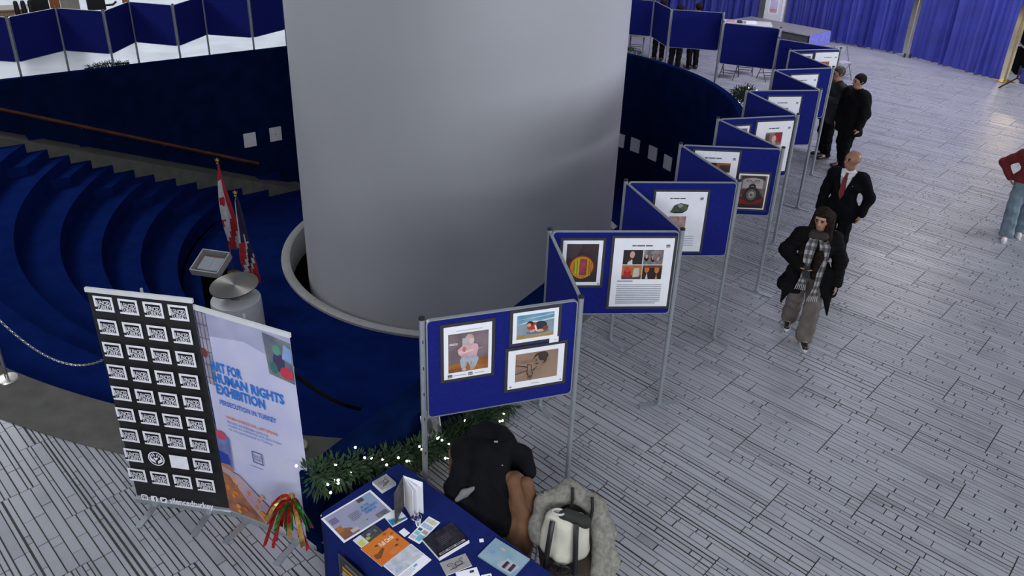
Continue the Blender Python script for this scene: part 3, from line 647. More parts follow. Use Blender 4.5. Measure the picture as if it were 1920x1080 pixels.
def d_logos(a):
    ar = a.w/a.h; H = a.h
    cols = [0.045, 0.285, 0.525, 0.765]; cw = 0.185
    rows = [1.955, 1.775, 1.605, 1.435, 1.265, 1.10, 0.93, 0.755, 0.575, 0.395, 0.235]
    nrow = 9; z_top, z_bot = 1.975, 0.385
    for r in range(nrow):
        zc = z_top-(z_top-z_bot)*r/(nrow-1); v = (zc-0.07)/H; hh = 0.066/H
        for c in range(4):
            u0 = cols[c]; u1 = u0+cw; um = (u0+u1)/2
            if r == 7 and c == 1:      # two hands round a heart
                a.circ(um, v, cw*0.46, cw*0.46, W_, n=22); a.circ(um, v, cw*0.40, cw*0.40, K_, n=22)
                for s in (-1, 1):
                    a.poly([(um+s*cw*0.06, v-hh*0.75), (um+s*cw*0.34, v-hh*0.35), (um+s*cw*0.36, v+hh*0.25), (um+s*cw*0.22, v-hh*0.05), (um+s*cw*0.08, v-hh*0.3)], W_)
                    for q in range(3): a.circ(um+s*cw*(0.10+0.1*q), v+hh*(0.62-0.14*q), cw*0.035, cw*0.10, W_, -s*0.4)
                a.poly([(um, v-hh*0.22), (um+cw*0.13, v+hh*0.12), (um+cw*0.08, v+hh*0.3), (um, v+hh*0.2), (um-cw*0.08, v+hh*0.3), (um-cw*0.13, v+hh*0.12)], W_)
                continue
            if r == 7 and c == 2:      # plain pale square in place of the code
                a.rect(u0, v-hh, u1, v+hh, W_); continue
            b = 0.022; bv = b*ar
            a.rect(u0, v-hh, u1, v+hh, W_); a.rect(u0+b, v-hh+bv, u1-b, v+hh-bv, K_)
            a.rect(u0-0.001, v-hh*0.75, u0+b+0.001, v-hh*0.45, K_)
            a.text('SILENCED', u0+b*0.4, v-hh*0.12, u1-b*1.25, v+hh*0.46, W_, 0.02); a.text('TURKEY', u0+b*1.0, v-hh*0.72, u1-b*1.0, v-hh*0.14, W_, 0.02)
    v = (0.16-0.07)/H; s = 0.036
    for k, u in enumerate((0.17, 0.275, 0.375)):
        P = rrect(2*s, 2*s*ar, 0.012, 3, 0, 0)
        a.poly([(u-s+x, v-s*ar+y*1.0) for x, y in P], W_)
        if k == 0:
            a.circ(u, v, s*0.72, s*0.72, K_); a.circ(u, v, s*0.52, s*0.52, W_); a.circ(u, v, s*0.3, s*0.3, K_)
        elif k == 1: a.text('f', u-s*0.1, v-s*ar*0.95, u+s*0.6, v+s*ar*0.7, K_, 0.03)
        else: a.poly([(u-s*.7, v-s*ar*.5), (u+s*.2, v-s*ar*.45), (u+s*.6, v+s*ar*.2), (u+s*.75, v+s*ar*.5), (u+s*.2, v+s*ar*.55), (u-s*.1, v+s*ar*.2), (u-s*.65, v+s*ar*.45), (u-s*.4, v-s*ar*.15)], K_)
    a.text('silencedturkey', 0.44, v-0.022, 0.90, v+0.020, W_, 0.02)
    return mat('banner_black', (0.013, 0.013, 0.014), 0.55, var=0.1)
def d_rights(a):
    H = a.h; Z = lambda z: (z-0.07)/H
    base = mat('banner_lilac', (0.50, 0.50, 0.72), 0.5, scale=2.2, col2=(0.58, 0.585, 0.75), spec=0.3)
    a.poly([(0, Z(1.78)), (0.5, Z(1.84)), (1, Z(1.72)), (1, 1), (0, 1)], inkn(178, 178, 206, 160, 162, 190, 4))
    a.rect(0.0, Z(1.34), 0.10, 1, inkn(168, 164, 182, 130, 126, 146, 5))
    for z in (1.40, 1.52, 1.64, 1.76, 1.88, 1.99): a.rect(0, Z(z), 0.115, Z(z)+0.004, I(92, 90, 104))
    for u in (0.03, 0.075, 0.112): a.rect(u, Z(1.34), u+0.006, 1, I(92, 90, 104))
    a.circ(0.03, Z(1.63), 0.035, 0.05, I(120, 60, 60))
    a.poly([(0.74, Z(1.63)), (1, Z(1.60)), (1, Z(1.95)), (0.72, Z(1.98))], inkn(92, 100, 120, 120, 128, 120, 7)); a.circ(0.86, Z(1.76), 0.06, 0.10, I(70, 62, 96)); a.circ(0.85, Z(1.86), 0.04, 0.05, I(88, 150, 130)); a.circ(0.93, Z(1.68), 0.07, 0.06, I(190, 60, 76)); a.circ(0.80, Z(1.70), 0.04, 0.06, I(60, 110, 110)); a.poly([(0.9, Z(1.8)), (1, Z(1.78)), (1, Z(1.9)), (0.93, Z(1.93))], I(132, 160, 206))
    bl = I(44, 116, 206)
    a.text('ART FOR', 0.085, Z(1.487), 0.425, Z(1.58), bl, 0.035); a.text('HUMAN RIGHTS', 0.09, Z(1.382), 0.86, Z(1.475), bl, 0.035); a.text('EXHIBITION', 0.10, Z(1.275), 0.64, Z(1.37), bl, 0.035)
    a.text('PERSECUTION IN TURKEY', 0.115, Z(1.178), 0.74, Z(1.225), I(60, 110, 200), 0.02)
    a.text('WHEN WORDS FAIL, ART SPEAKS', 0.155, Z(1.052), 0.735, Z(1.083), I(222, 120, 62), 0.02)
    g = I(112, 132, 190)
    a.text('Artists worldwide unite to', 0.16, Z(1.012), 0.62, Z(1.043), g); a.text('create in solidarity and give hope', 0.165, Z(0.975), 0.76, Z(1.006), g); a.text('to the persecuted in Turkey', 0.17, Z(0.937), 0.66, Z(0.968), g)
    q = I(92, 104, 150); u0, u1, z0, z1 = 0.40, 0.52, 0.70, 0.815
    for r in ((u0, z0, u1, z0+0.008), (u0, z1-0.008, u1, z1), (u0, z0, u0+0.012, z1), (u1-0.012, z0, u1, z1)): a.rect(r[0], Z(r[1]), r[2], Z(r[3]), q)
    a.text('SILENCED', u0+.015, Z(0.762), u1-.015, Z(0.785), q); a.text('TURKEY', u0+.015, Z(0.728), u1-.015, Z(0.755), q); a.lines(0.36, Z(0.655), 0.60, Z(0.665), 1, I(150, 156, 190), 0.5)
    a.poly([(0, Z(0.55)), (0.14, Z(0.53)), (0.15, Z(0.86)), (0, Z(0.90))], inkn(84, 96, 150, 120, 130, 180, 8)); a.circ(0.06, Z(0.865), 0.06, 0.05, I(190, 76, 100)); a.poly([(0, Z(0.56)), (0.13, Z(0.56)), (0.11, Z(0.68)), (0, Z(0.70))], I(44, 66, 160)); a.poly([(0, Z(0.50)), (0.13, Z(0.52)), (0.12, Z(0.58)), (0, Z(0.57))], I(172, 120, 96))
    a.poly([(0, 0), (0.96, 0), (0.5, Z(0.28)), (0.2, Z(0.5)), (0, Z(0.54))], inkn(186, 160, 168, 166, 140, 158, 6)); rr = random.Random(4)
    a.poly([(0, 0), (0.45, 0), (0.25, Z(0.25)), (0.08, Z(0.46)), (0, Z(0.48))], inkn(176, 116, 76, 128, 84, 76, 9))
    for k in range(20):
        u = rr.random()**1.3*0.55; z = 0.10+rr.random()*(0.40-0.5*u)
        a.circ(u+0.03, Z(max(0.1, z)), 0.016+0.02*rr.random(), 0.02+0.015*rr.random(), I(*rr.choice(((206, 128, 52), (226, 150, 72), (186, 104, 44)))))
    for u, z in ((0.57, 0.34), (0.68, 0.335), (0.45, 0.37)): a.circ(u, Z(z), 0.018, 0.03, I(224, 150, 84))
    return base
banner((-3.154, 5.052), (-2.313, 4.936), 'black roll-up banner covered in rows of white logo boxes', d_logos, 2.09, -0.022)
banner((-2.305, 4.945), (-1.500, 4.608), 'lilac roll-up banner with blue human rights exhibition lettering', d_rights, 2.02, -0.034)

# ================================================================== inside the sunken hall
def disc_mat():
    m = bpy.data.materials.new('radial_brushed_steel'); m.use_nodes = True; N = m.node_tree.nodes; L = m.node_tree.links; b = N['Principled BSDF']
    b.inputs['Base Color'].default_value = (0.42, 0.40, 0.36, 1); b.inputs['Metallic'].default_value = 0.85; b.inputs['Roughness'].default_value = 0.36; b.inputs['Anisotropic'].default_value = 0.8
    tg = N.new('ShaderNodeTangent'); tg.direction_type = 'RADIAL'; tg.axis = 'Z'; L.new(tg.outputs[0], b.inputs['Tangent']); return m
M_DISC = disc_mat()
t = thing('pedestal', 'white round pedestal topped by a steel disc behind banners', 'pedestal', (-4.80, 11.78, PITZ))
MB().lathe([(0.0, 0.80), (0.40, 0.80), (0.42, 0.785), (0.425, 0.76), (0.44, 0.0)], 48, M_WHITE).build('drum', None, t, smooth=True)
MB().lathe([(0, 1.02), (0.07, 1.02), (0.07, 0.82), (0.09, 0.80)], 24, M_STEEL).build('stem', None, t, smooth=True)
mb = MB(); mb.lathe([(0.41, 0.014), (0.41, -0.004), (0.12, -0.02), (0, -0.02)], 64, M_STEEL, DT := Matrix.Translation((0, 0, 1.05)) @ Matrix.Rotation(R_(5), 4, 'X') @ Matrix.Rotation(R_(-3), 4, 'Y')); mb.add([(0, 0, 0.014)]+[(0.41*math.cos(2*PI*k/64), 0.41*math.sin(2*PI*k/64), 0.014) for k in range(64)], [(0, 1+k, 1+(k+1) % 64) for k in range(64)], M_DISC, DT); mb.build('disc', None, t)
mb = MB(); mb.prism([(0.01*math.cos(k), 0.02*math.sin(k)) for k in range(6)], 0, 0.004, M_FRAME, Matrix.Translation((-0.12, -0.43, 0.55)) @ UPRIGHT); mb.build('emblem', None, t)
# glass topped shrine with open book
t = thing('book_shrine', 'glass-topped lectern case holding an open book beside the flags', 'display case', (-5.52, 12.66, PITZ), R_(-12))
MB().prism([(-0.17, -0.14), (0.17, -0.14), (0.20, 0.16), (-0.20, 0.16)], 0.0, 0.86, M_BLACK).build('stand', None, t)
TL = Matrix.Translation((0, 0, 0.97)) @ Matrix.Rotation(R_(22), 4, 'X')
mb = MB(); mb.box((0, 0, -0.05), (0.52, 0.46, 0.06), mat('orange_wood', (0.33, 0.085, 0.03), 0.5), TL); mb.build('tray', None, t)
mb = MB(); mb.box((-0.105, 0, 0.0), (0.20, 0.30, 0.03), M_PAPER, TL @ Matrix.Rotation(R_(5), 4, 'Y')); mb.box((0.105, 0, 0.0), (0.20, 0.30, 0.03), M_PAPER, TL @ Matrix.Rotation(R_(-5), 4, 'Y')); mb.build('book', None, t)
mb = MB()
for c_, d_ in (((-0.27, 0, 0.03), (0.025, 0.52, 0.14)), ((0.27, 0, 0.03), (0.025, 0.52, 0.14)), ((0, -0.25, 0.03), (0.56, 0.025, 0.14)), ((0, 0.25, 0.03), (0.56, 0.025, 0.14))): mb.box(c_, d_, M_RING, TL)
mb.build('case_frame', None, t)
mb = MB(); mb.box((0, 0, 0.098), (0.52, 0.48, 0.006), M_GLASS, TL); mb.build('glass_lid', None, t)
# two furled flags on brass-tipped poles
RF, WF, BF = mat('flag_red', (0.42, 0.018, 0.03), 0.75), mat('flag_white', (0.56, 0.56, 0.58), 0.75), mat('flag_navy', (0.016, 0.014, 0.055), 0.75)
def furled(t, H, top, bot, wmax, paint, side, seed):
    rr = random.Random(seed); nz, na = 46, 22; vs = []; fs = []; mi = []; mats = [RF, WF, BF]
    ph = [rr.random()*6.28 for _ in range(4)]
    for i in range(nz+1):
        s = i/nz; z = top+(bot-top)*s; w = 0.02+wmax*min(1, s*1.5)*(1-0.25*max(0, s-0.75)*4)
        cx = side*(0.02+0.16*s*s); cy = -0.02
        for k in range(na):
            a = 2*PI*k/na; r = w*(0.62+0.38*math.sin(3*a+ph[0]+2*s))+0.012*math.sin(9*s+a*2+ph[1])
            vs.append((cx+1.25*r*math.cos(a), cy+0.8*r*math.sin(a), z+0.03*math.sin(a+ph[2])))
    for i in range(nz):
        for k in range(na):
            q = (k+1) % na; fs.append((i*na+k, (i+1)*na+k, (i+1)*na+q, i*na+q)); mi.append(paint((i+0.5)/nz, (k+0.5)/na))
    me = bpy.data.meshes.new('flag'); me.from_pydata(vs, [], fs)
    for m in mats: me.materials.append(m)
    me.polygons.foreach_set('material_index', mi); me.polygons.foreach_set('use_smooth', [True]*len(fs)); me.update()
    link('cloth', me, t)
def flag_stand(label, loc, H, top, bot, wmax, paint, side, seed):
    t = thing('flag', label, 'flag', loc)
    MB().tube([(0, 0, 0.02), (0, 0, H-0.06)], 0.014, 8, M_BRASS).build('pole', None, t, smooth=True)
    MB().lathe([(0, 0.06), (0.03, 0.055), (0.06, 0.04), (0.17, 0.02), (0.18, 0.0)], 24, M_BRASS).build('base', None, t, smooth=True)
    mb = MB(); mb.lathe([(0, H+0.05), (0.012, H+0.03), (0.035, H-0.01), (0.02, H-0.05), (0.028, H-0.06), (0, H-0.075)], 10, M_BRASS); mb.box((0, 0, H+0.01), (0.09, 0.012, 0.03), M_BRASS); mb.build('finial', None, t)
    furled(t, H, top, bot, wmax, paint, side, seed)
def p_maple(s, k):
    if s < 0.17: return 0
    f = k if k < 0.5 else 1-k
    if 0.36 < s < 0.47 and 0.62 < k < 0.80 and abs(s-0.415)*5+abs(k-0.71)*4 < 0.42: return 0
    if s < 0.62: return 0 if k < 0.25 or k > 0.88 else 1
    return 0 if (k*3+s*2.4) % 1 < 0.55 else 1
def p_ens(s, k):
    if s < 0.5: return 1 if 0.50 < k < 0.70 else (1 if s > 0.42 and 0.8 < k < 0.86 else 2)
    v = (k*2.1+s*1.5) % 1
    return 0 if v < 0.52 else (1 if v < 0.66 or v > 0.92 else (2 if s < 0.8 else 0))
flag_stand('furled red and white flag, the taller of the two flags', (-5.708, 14.036, PITZ), 2.50, 2.40, 0.62, 0.115, p_maple, 1, 3)
flag_stand('furled red, white and navy flag directly behind the steel disc', (-5.05, 13.02, PITZ), 2.27, 2.18, 0.45, 0.105, p_ens, 1, 8)

# ================================================================== stanchions and chain on the landing
def stanchion(x, y, label):
    t = thing('stanchion', label, 'stanchion', (x, y, 0.012))
    MB().lathe([(0, 0.025), (0.02, 0.025), (0.10, 0.014), (0.11, 0.0)], 24, M_STEEL).build('base', None, t, smooth=True)
    MB().tube([(0, 0, 0.02), (0, 0, 0.88)], 0.018, 12, M_CHROME).build('pole', None, t, smooth=True)
    mb = MB(); mb.lathe([(0, 0.95), (0.022, 0.945), (0.03, 0.92), (0.022, 0.89), (0.03, 0.875), (0.018, 0.86)], 16, M_CHROME); mb.box((0.035, 0, 0.90), (0.05, 0.012, 0.025), M_CHROME); mb.box((-0.035, 0, 0.90), (0.05, 0.012, 0.025), M_CHROME); mb.build('head', None, t, smooth=True)
SP = [(-5.27, 6.69), (-3.60, 6.12), (-1.98, 5.80)]
stanchion(*SP[0], 'slim chrome stanchion at the left picture edge on taupe carpet'); stanchion(*SP[1], 'chrome stanchion hidden behind the black banner'); stanchion(*SP[2], 'chrome stanchion right behind the lilac banner')
LINK = MB(); LINK.tube([(0.022*math.cos(a), 0.010*math.sin(a), 0) for a in [2*PI*k/10 for k in range(11)]], 0.0042, 6, M_CHROME, caps=False); LKM = LINK.mesh('chain_link', None, True)
t = thing('chain', 'silver link chain sagging between stanchions in front of tiers', 'chain', (SP[0][0], SP[0][1], 0.91))
P = []; n = 62
for i in range(n+1):
    s = i/n; P.append(Vector(((SP[1][0]-SP[0][0])*s, (SP[1][1]-SP[0][1])*s, -0.46*4*s*(1-s))))
for i in range(n):
    o = link('chain_link', LKM, t); d = P[i+1]-P[i]; o.location = (P[i]+P[i+1])/2
    o.rotation_euler = (d.to_track_quat('X', 'Z').to_matrix() @ Matrix.Rotation(PI/2*(i % 2), 3, 'X')).to_euler()
rp = [(-1.98, 5.80, 0.90)]+[(-1.98+0.55*s, 5.80+0.35*s, 0.90-1.0*s+0.30*s*s) for s in (0.1, 0.25, 0.4, 0.6, 0.8, 1.0)]
t = thing('barrier_rope', 'dark rope drooping from the stanchion to the parapet', 'rope', (-1.98, 5.80, 0.9)); MB().tube([tuple(Vector(p)-Vector((-1.98, 5.80, 0.9))) for p in rp], 0.02, 10, M_BLK).build('rope', None, t, smooth=True)

# ================================================================== information table
TD = Vector((0.752, -0.659, 0)); TS = Vector((0.70, 0.715, 0)); TO = Vector((-1.348, 4.248, 0)); tang = math.atan2(TD.y, TD.x)
TZ = 0.74
tab = thing('table', 'folding table covered by a navy cloth with leaflets on top', 'table', TO, tang)
LT, WT = 1.84, 0.77
MB().box((LT/2, WT/2, TZ-0.02), (LT-0.02, WT-0.02, 0.03), M_WHITE).build('tabletop', None, tab)
for x in (0.2, LT-0.2):
    for y in (0.1, WT-0.1): MB().tube([(x, y, 0), (x, y, TZ-0.03)], 0.014, 8, M_STEEL).build('leg', None, tab)
mb = MB(); rr = random.Random(2); per = []; N_ = 120
pr_ = rrect(LT, WT, 0.05, 4)
def along(poly, n):
    P = [Vector((x, y)) for x, y in poly]; L = [0]
    for i in range(len(P)): L.append(L[-1]+(P[(i+1) % len(P)]-P[i]).length)
    out = []
    for k in range(n):
        s = L[-1]*k/n; i = max(j for j in range(len(P)) if L[j] <= s); f = (s-L[i])/max(1e-9, L[i+1]-L[i]); out.append(P[i].lerp(P[(i+1) % len(P)], f))
    return out
ring = along(pr_, N_); vs = []; fs = []
for zi, (z, w) in enumerate(((TZ, 0), (TZ-0.02, 0.012), (0.5, 0.025), (0.25, 0.04), (0.02, 0.055))):
    for k, p in enumerate(ring):
        c = Vector((LT/2, WT/2)); d = (p-c).normalized(); f = 1+0.9*math.sin(k*0.9)*math.sin(k*0.37)*(zi > 1)
        vs.append((p.x+d.x*w*f, p.y+d.y*w*f, z))
for zi in range(4):
    for k in range(N_): q = (k+1) % N_; fs.append((zi*N_+k, (zi+1)*N_+k, (zi+1)*N_+q, zi*N_+q))
fs.append(tuple(range(N_)))
mb.add(vs, fs, M_CLOTH); mb.build('tablecloth', None, tab, smooth=True)

def leaflet(name, label, cat, pts, draw, th=0.002, mt=None, group='leaflets and books on the table', z=None):
    """pts: corners in the room, first two along the lower edge: origin, u end, v end"""
    o = Vector((*pts[0], 0)); u = Vector((*pts[1], 0))-o; v = Vector((*pts[2], 0))-o; w, h = u.length, v.length
    z = (TZ+0.002) if z is None else z
    t = thing(name, label, cat, (o.x, o.y, z), math.atan2(u.y, u.x), group)
    MB().prism([(0, 0), (w, 0), (w, h), (0, h)], 0, th, mt or M_PAPER).build('pages' if th > 0.004 else 'sheet', None, t)
    a = Art(w, h, 0.0003); a.rect(0.004, 0.004, 0.996, 0.996, mt or M_PAPER); draw(a)
    if a.mb.v: art_obj(a, 'print', t, Matrix.Translation((0, 0, th)))
    return t
def d_a3(a):
    a.rect(0.04, 0.05, 0.96, 0.95, inkn(150, 152, 180, 166, 166, 190, 4)); a.poly([(0.04, 0.05), (0.36, 0.05), (0.26, 0.3), (0.04, 0.5)], inkn(150, 100, 70, 120, 84, 76, 9)); a.rect(0.06, 0.62, 0.2, 0.82, I(120, 116, 150)); a.rect(0.05, 0.3, 0.16, 0.5, I(176, 110, 60)); a.rect(0.22, 0.1, 0.36, 0.22, I(190, 180, 184))
    a.rect(0.72, 0.08, 0.93, 0.22, inkn(96, 96, 108, 130, 124, 130, 9)); a.poly([(0.76, 0.6), (0.95, 0.55), (0.95, 0.94), (0.8, 0.94)], inkn(128, 158, 190, 150, 160, 190, 5)); a.rect(0.66, 0.80, 0.78, 0.93, I(88, 80, 84))
    bl = I(60, 132, 190); a.text('ART FOR', 0.62, 0.60, 0.79, 0.69, bl, 0.03); a.text('HUMAN RIGHTS', 0.60, 0.49, 0.90, 0.58, bl, 0.03); a.text('EXHIBITION', 0.62, 0.38, 0.84, 0.47, bl, 0.03)
    a.lines(0.36, 0.4, 0.56, 0.66, 5, I(120, 118, 140), 0.35, 0.7); a.lines(0.4, 0.2, 0.6, 0.32, 3, I(190, 190, 200), 0.4, 0.7); a.ell(0.56, 0.22, 0.012, 0.012, I(40, 40, 60))
def d_blank(c): return lambda a: a.rect(0.0, 0.0, 1, 1, I(*c))
def d_wave(a): a.poly([(0, 0), (1, 0), (1, 0.12), (0.6, 0.2), (0.3, 0.42), (0, 0.5)], I(40, 128, 166)); a.poly([(0.1, 0), (0.7, 0), (0.5, 0.12), (0.25, 0.16)], I(170, 140, 60)); a.rect(0.62, 0.7, 0.82, 0.86, I(62, 62, 66)); a.poly([(0, 0.5), (0.3, 0.42), (0.6, 0.2), (0.62, 0.26), (0.34, 0.5), (0, 0.58)], I(150, 196, 214))
def d_city(a): a.rect(0, 0, 1, 1, inkn(60, 60, 64, 84, 84, 88, 20)); a.rect(0, 0, 0.34, 1, I(214, 216, 220)); a.rect(0.05, 0.1, 0.25, 0.6, I(196, 206, 90)); a.ell(0.42, 0.35, 0.1, 0.16, I(170, 170, 70)); a.ell(0.55, 0.6, 0.08, 0.12, I(150, 150, 152)); a.ell(0.82, 0.55, 0.05, 0.16, I(120, 120, 124))
def d_orange(a):
    a.rect(0, 0, 1, 1, inkn(216, 128, 42, 206, 104, 44, 5)); a.text('Full Circle', 0.42, 0.56, 0.86, 0.74, I(240, 232, 220), 0.02); a.poly([(0.06, 0.30), (0.16, 0.24), (0.44, 0.46), (0.40, 0.54), (0.2, 0.46), (0.08, 0.5)], I(122, 78, 36)); a.ell(0.34, 0.72, 0.05, 0.04, I(110, 72, 40)); a.ell(0.76, 0.9, 0.07, 0.05, I(170, 92, 44)); a.ell(0.86, 0.42, 0.05, 0.05, I(140, 74, 40)); a.ell(0.72, 0.28, 0.05, 0.04, I(110, 66, 40)); a.ell(0.9, 0.75, 0.05, 0.04, I(160, 80, 40)); a.lines(0.42, 0.08, 0.72, 0.26, 4, I(230, 150, 100), 0.4, 0.6)
def d_leaf(a):
    for k, (u, v, w, h, c) in enumerate(((0.1, 0.78, 0.8, 0.16, (206, 206, 186)), (0.1, 0.56, 0.8, 0.16, (170, 186, 216)), (0.1, 0.40, 0.3, 0.1, (60, 84, 96)), (0.5, 0.36, 0.38, 0.14, (170, 156, 150)), (0.1, 0.22, 0.36, 0.14, (140, 196, 206)), (0.5, 0.06, 0.4, 0.24, (120, 190, 206)), (0.1, 0.05, 0.34, 0.12, (206, 186, 196)))): a.rect(u, v, u+w, v+h, I(*c))
    a.ell(0.6, 0.86, 0.12, 0.1, I(214, 200, 140))
def d_black(a): a.rect(0, 0.04, 1, 1, inkn(26, 26, 30, 46, 46, 52, 26)); a.rect(0, 0.04, 1, 0.22, I(14, 14, 16)); a.rect(0.08, 0.09, 0.92, 0.17, I(170, 170, 174)); [a.rect(u, 0.11, u+0.2, 0.15, I(60, 60, 64)) for u in (0.11, 0.36, 0.62)]; a.lines(0.3, 0.4, 0.7, 0.75, 5, I(96, 96, 102), 0.25, 0.6)
def d_chart(a): a.rect(0.02, 0.34, 0.98, 0.98, inkn(176, 180, 192, 206, 208, 216, 20)); a.lines(0.05, 0.06, 0.5, 0.3, 5, I(150, 154, 176), 0.3, 0.6); a.rect(0.52, 0.18, 0.64, 0.26, I(90, 170, 206)); a.ell(0.2, 0.5, 0.12, 0.1, I(170, 180, 196)); a.ell(0.6, 0.7, 0.16, 0.12, I(190, 192, 204))
def d_draw(a): a.rect(0, 0, 1, 1, inkn(150, 148, 146, 166, 164, 162, 10)); [a.ell(u, v, r, r, I(58, 58, 60)) and a.ell(u, v, r*.75, r*.75, I(146, 144, 142)) for u, v, r in ((0.3, 0.6, 0.12), (0.6, 0.5, 0.16), (0.75, 0.75, 0.08), (0.4, 0.3, 0.1))]; a.poly([(0.2, 0.2), (0.8, 0.35), (0.8, 0.38), (0.2, 0.24)], I(60, 60, 62))
def d_map(a): a.rect(0, 0, 1, 1, inkn(120, 156, 176, 150, 172, 182, 6)); a.poly([(0.5, 0.08), (0.9, 0.04), (0.95, 0.5), (0.6, 0.55)], I(176, 178, 192)); a.rect(0.62, 0.12, 0.70, 0.44, I(52, 44, 52)); a.rect(0.78, 0.14, 0.87, 0.48, I(60, 52, 58)); a.rect(0.70, 0.12, 0.73, 0.44, I(190, 130, 140)); a.ell(0.35, 0.75, 0.07, 0.05, I(196, 180, 140)); a.ell(0.2, 0.45, 0.06, 0.08, I(130, 150, 190))
# the printed side reads from the table front, so it is laid with its own axes
def on_table(name, label, cat, c, ang, w, h, draw, th=0.002, mt=None, dz=0.0):
    ca, sa = math.cos(R_(ang)), math.sin(R_(ang)); o = (c[0]-ca*w/2+sa*h/2, c[1]-sa*w/2-ca*h/2)
    return leaflet(name, label, cat, [o, (o[0]+ca*w, o[1]+sa*w), (o[0]-sa*h, o[1]+ca*h)], draw, th, mt, z=TZ+0.002+dz)
on_table('exhibition_poster', 'large exhibition poster lying flat at the left end of table', 'poster', (-1.061, 4.252), 45.0, 0.432, 0.30, d_a3)
on_table('paperback', 'small grey paperback with line drawing by the garland', 'book', (-0.917, 4.566), 45, 0.130, 0.125, d_draw, 0.03)
on_table('brochure', 'white brochure with blue and gold curve beside the large poster', 'brochure', (-0.782, 4.238), 40, 0.125, 0.125, d_wave, 0.014)
on_table('leaflet', 'dark city photo leaflet tucked behind the orange leaflet', 'leaflet', (-0.948, 4.060), 49, 0.20, 0.10, d_city)
on_table('leaflet', 'orange leaflet in front of the dark city photo leaflet', 'leaflet', (-0.812, 3.973), 50, 0.262, 0.222, d_orange, 0.004)
on_table('leaflet', 'small blank white card beside the orange leaflet', 'card', (-0.699, 4.105), 48, 0.05, 0.066, lambda a: None)
on_table('leaflet', 'narrow pale leaflet with pastel squares left of the black book', 'leaflet', (-0.560, 4.134), -32, 0.105, 0.24, d_leaf, dz=0.001)
on_table('book', 'black covered book with a white title bar', 'book', (-0.395, 4.030), 40, 0.255, 0.215, d_black, 0.022)
on_table('leaflet', 'white leaflet with grey map print in front of orange leaflet', 'leaflet', (-0.640, 3.838), 50, 0.255, 0.205, d_chart, 0.006)
on_table('leaflet', 'grey sketch leaflets fanned in front of the black book', 'leaflet', (-0.308, 3.838), 28, 0.19, 0.115, d_draw, 0.006)
on_table('tablet_case', 'pale blue patterned folder at the right edge of table', 'folder', (0.018, 3.905), -36, 0.30, 0.20, d_map, 0.012, mat('pale_blue_folder', (0.25, 0.36, 0.42), 0.5))
on_table('sticker', 'tiny white square card near the pale blue folder', 'card', (-0.144, 4.056), 10, 0.03, 0.03, lambda a: None)
on_table('brochure', 'white brochure with turquoise curve at the bottom picture edge', 'brochure', (-0.215, 3.735), 20, 0.15, 0.12, d_wave, 0.01)
on_table('brochure', 'white brochure peeking out right of the turquoise one', 'brochure', (-0.085, 3.71), 15, 0.07, 0.11, d_wave, 0.006)
# open book standing like a tent
t = thing('standing_book', 'dark covered book standing upright like a tent near garland', 'book', (-0.735, 4.352, TZ+0.001), R_(20), None)
cov = mat('dark_cover', (0.035, 0.032, 0.036), 0.5, col2=(0.09, 0.085, 0.09), scale=14)
def leaf_board(x0, y0, x1, y1, h, m, name, th=0.004):
    dx, dy = x1-x0, y1-y0; L = math.hypot(dx, dy); nx, ny = -dy/L*th, dx/L*th
    MB().prism([(x0, y0), (x1, y1), (x1+nx, y1+ny), (x0+nx, y0+ny)], 0, h, m).build(name, None, t)
leaf_board(0, 0, -0.10, -0.16, 0.30, cov, 'front_cover'); leaf_board(0, 0, 0.12, -0.11, 0.30, M_PAPER, 'back_cover'); leaf_board(0.005, 0.0, 0.035, -0.155, 0.29, M_PAPER, 'page'); leaf_board(0.006, 0.0, 0.075, -0.14, 0.29, M_PAPER, 'page')
a = Art(0.15, 0.28, 0.0004); a.ell(0.6, 0.62, 0.1, 0.1, I(170, 150, 60)); a.ell(0.5, 0.3, 0.25, 0.3, I(84, 82, 88)); art_obj(a, 'print', t, Matrix.Translation((-0.10, -0.16, 0.0)) @ Matrix.Rotation(math.atan2(0.16, 0.10), 4, 'Z') @ UPRIGHT @ Matrix.Translation((0, 0, 0.001)))
t = thing('acrylic_stand', 'clear acrylic stand behind the tent-like book', 'stand', (-0.70, 4.41, TZ+0.001), R_(20)); MB().box((0, 0, 0.06), (0.16, 0.004, 0.12), M_GLASS).build('back_plate', None, t); MB().box((0, -0.03, 0.002), (0.16, 0.06, 0.004), M_GLASS).build('base_plate', None, t)
t = thing('badge_jar', 'small clear tub of red and blue badges on the table', 'tub', (-0.622, 4.185, TZ+0.001)); MB().lathe([(0, 0.004), (0.03, 0.004), (0.036, 0.07), (0.038, 0.07), (0.032, 0.0), (0, 0.0)], 24, M_GLASS).build('tub', None, t, smooth=True)
for k, c in enumerate(((170, 50, 60), (90, 110, 180), (220, 220, 224), (190, 90, 90))): MB().lathe([(0, 0.006), (0.013, 0.004), (0.013, 0), (0, 0)], 12, I(*c), Matrix.Translation((0.012*math.cos(k*1.7), 0.012*math.sin(k*1.7), 0.008+0.009*k))).build('badge', None, t)
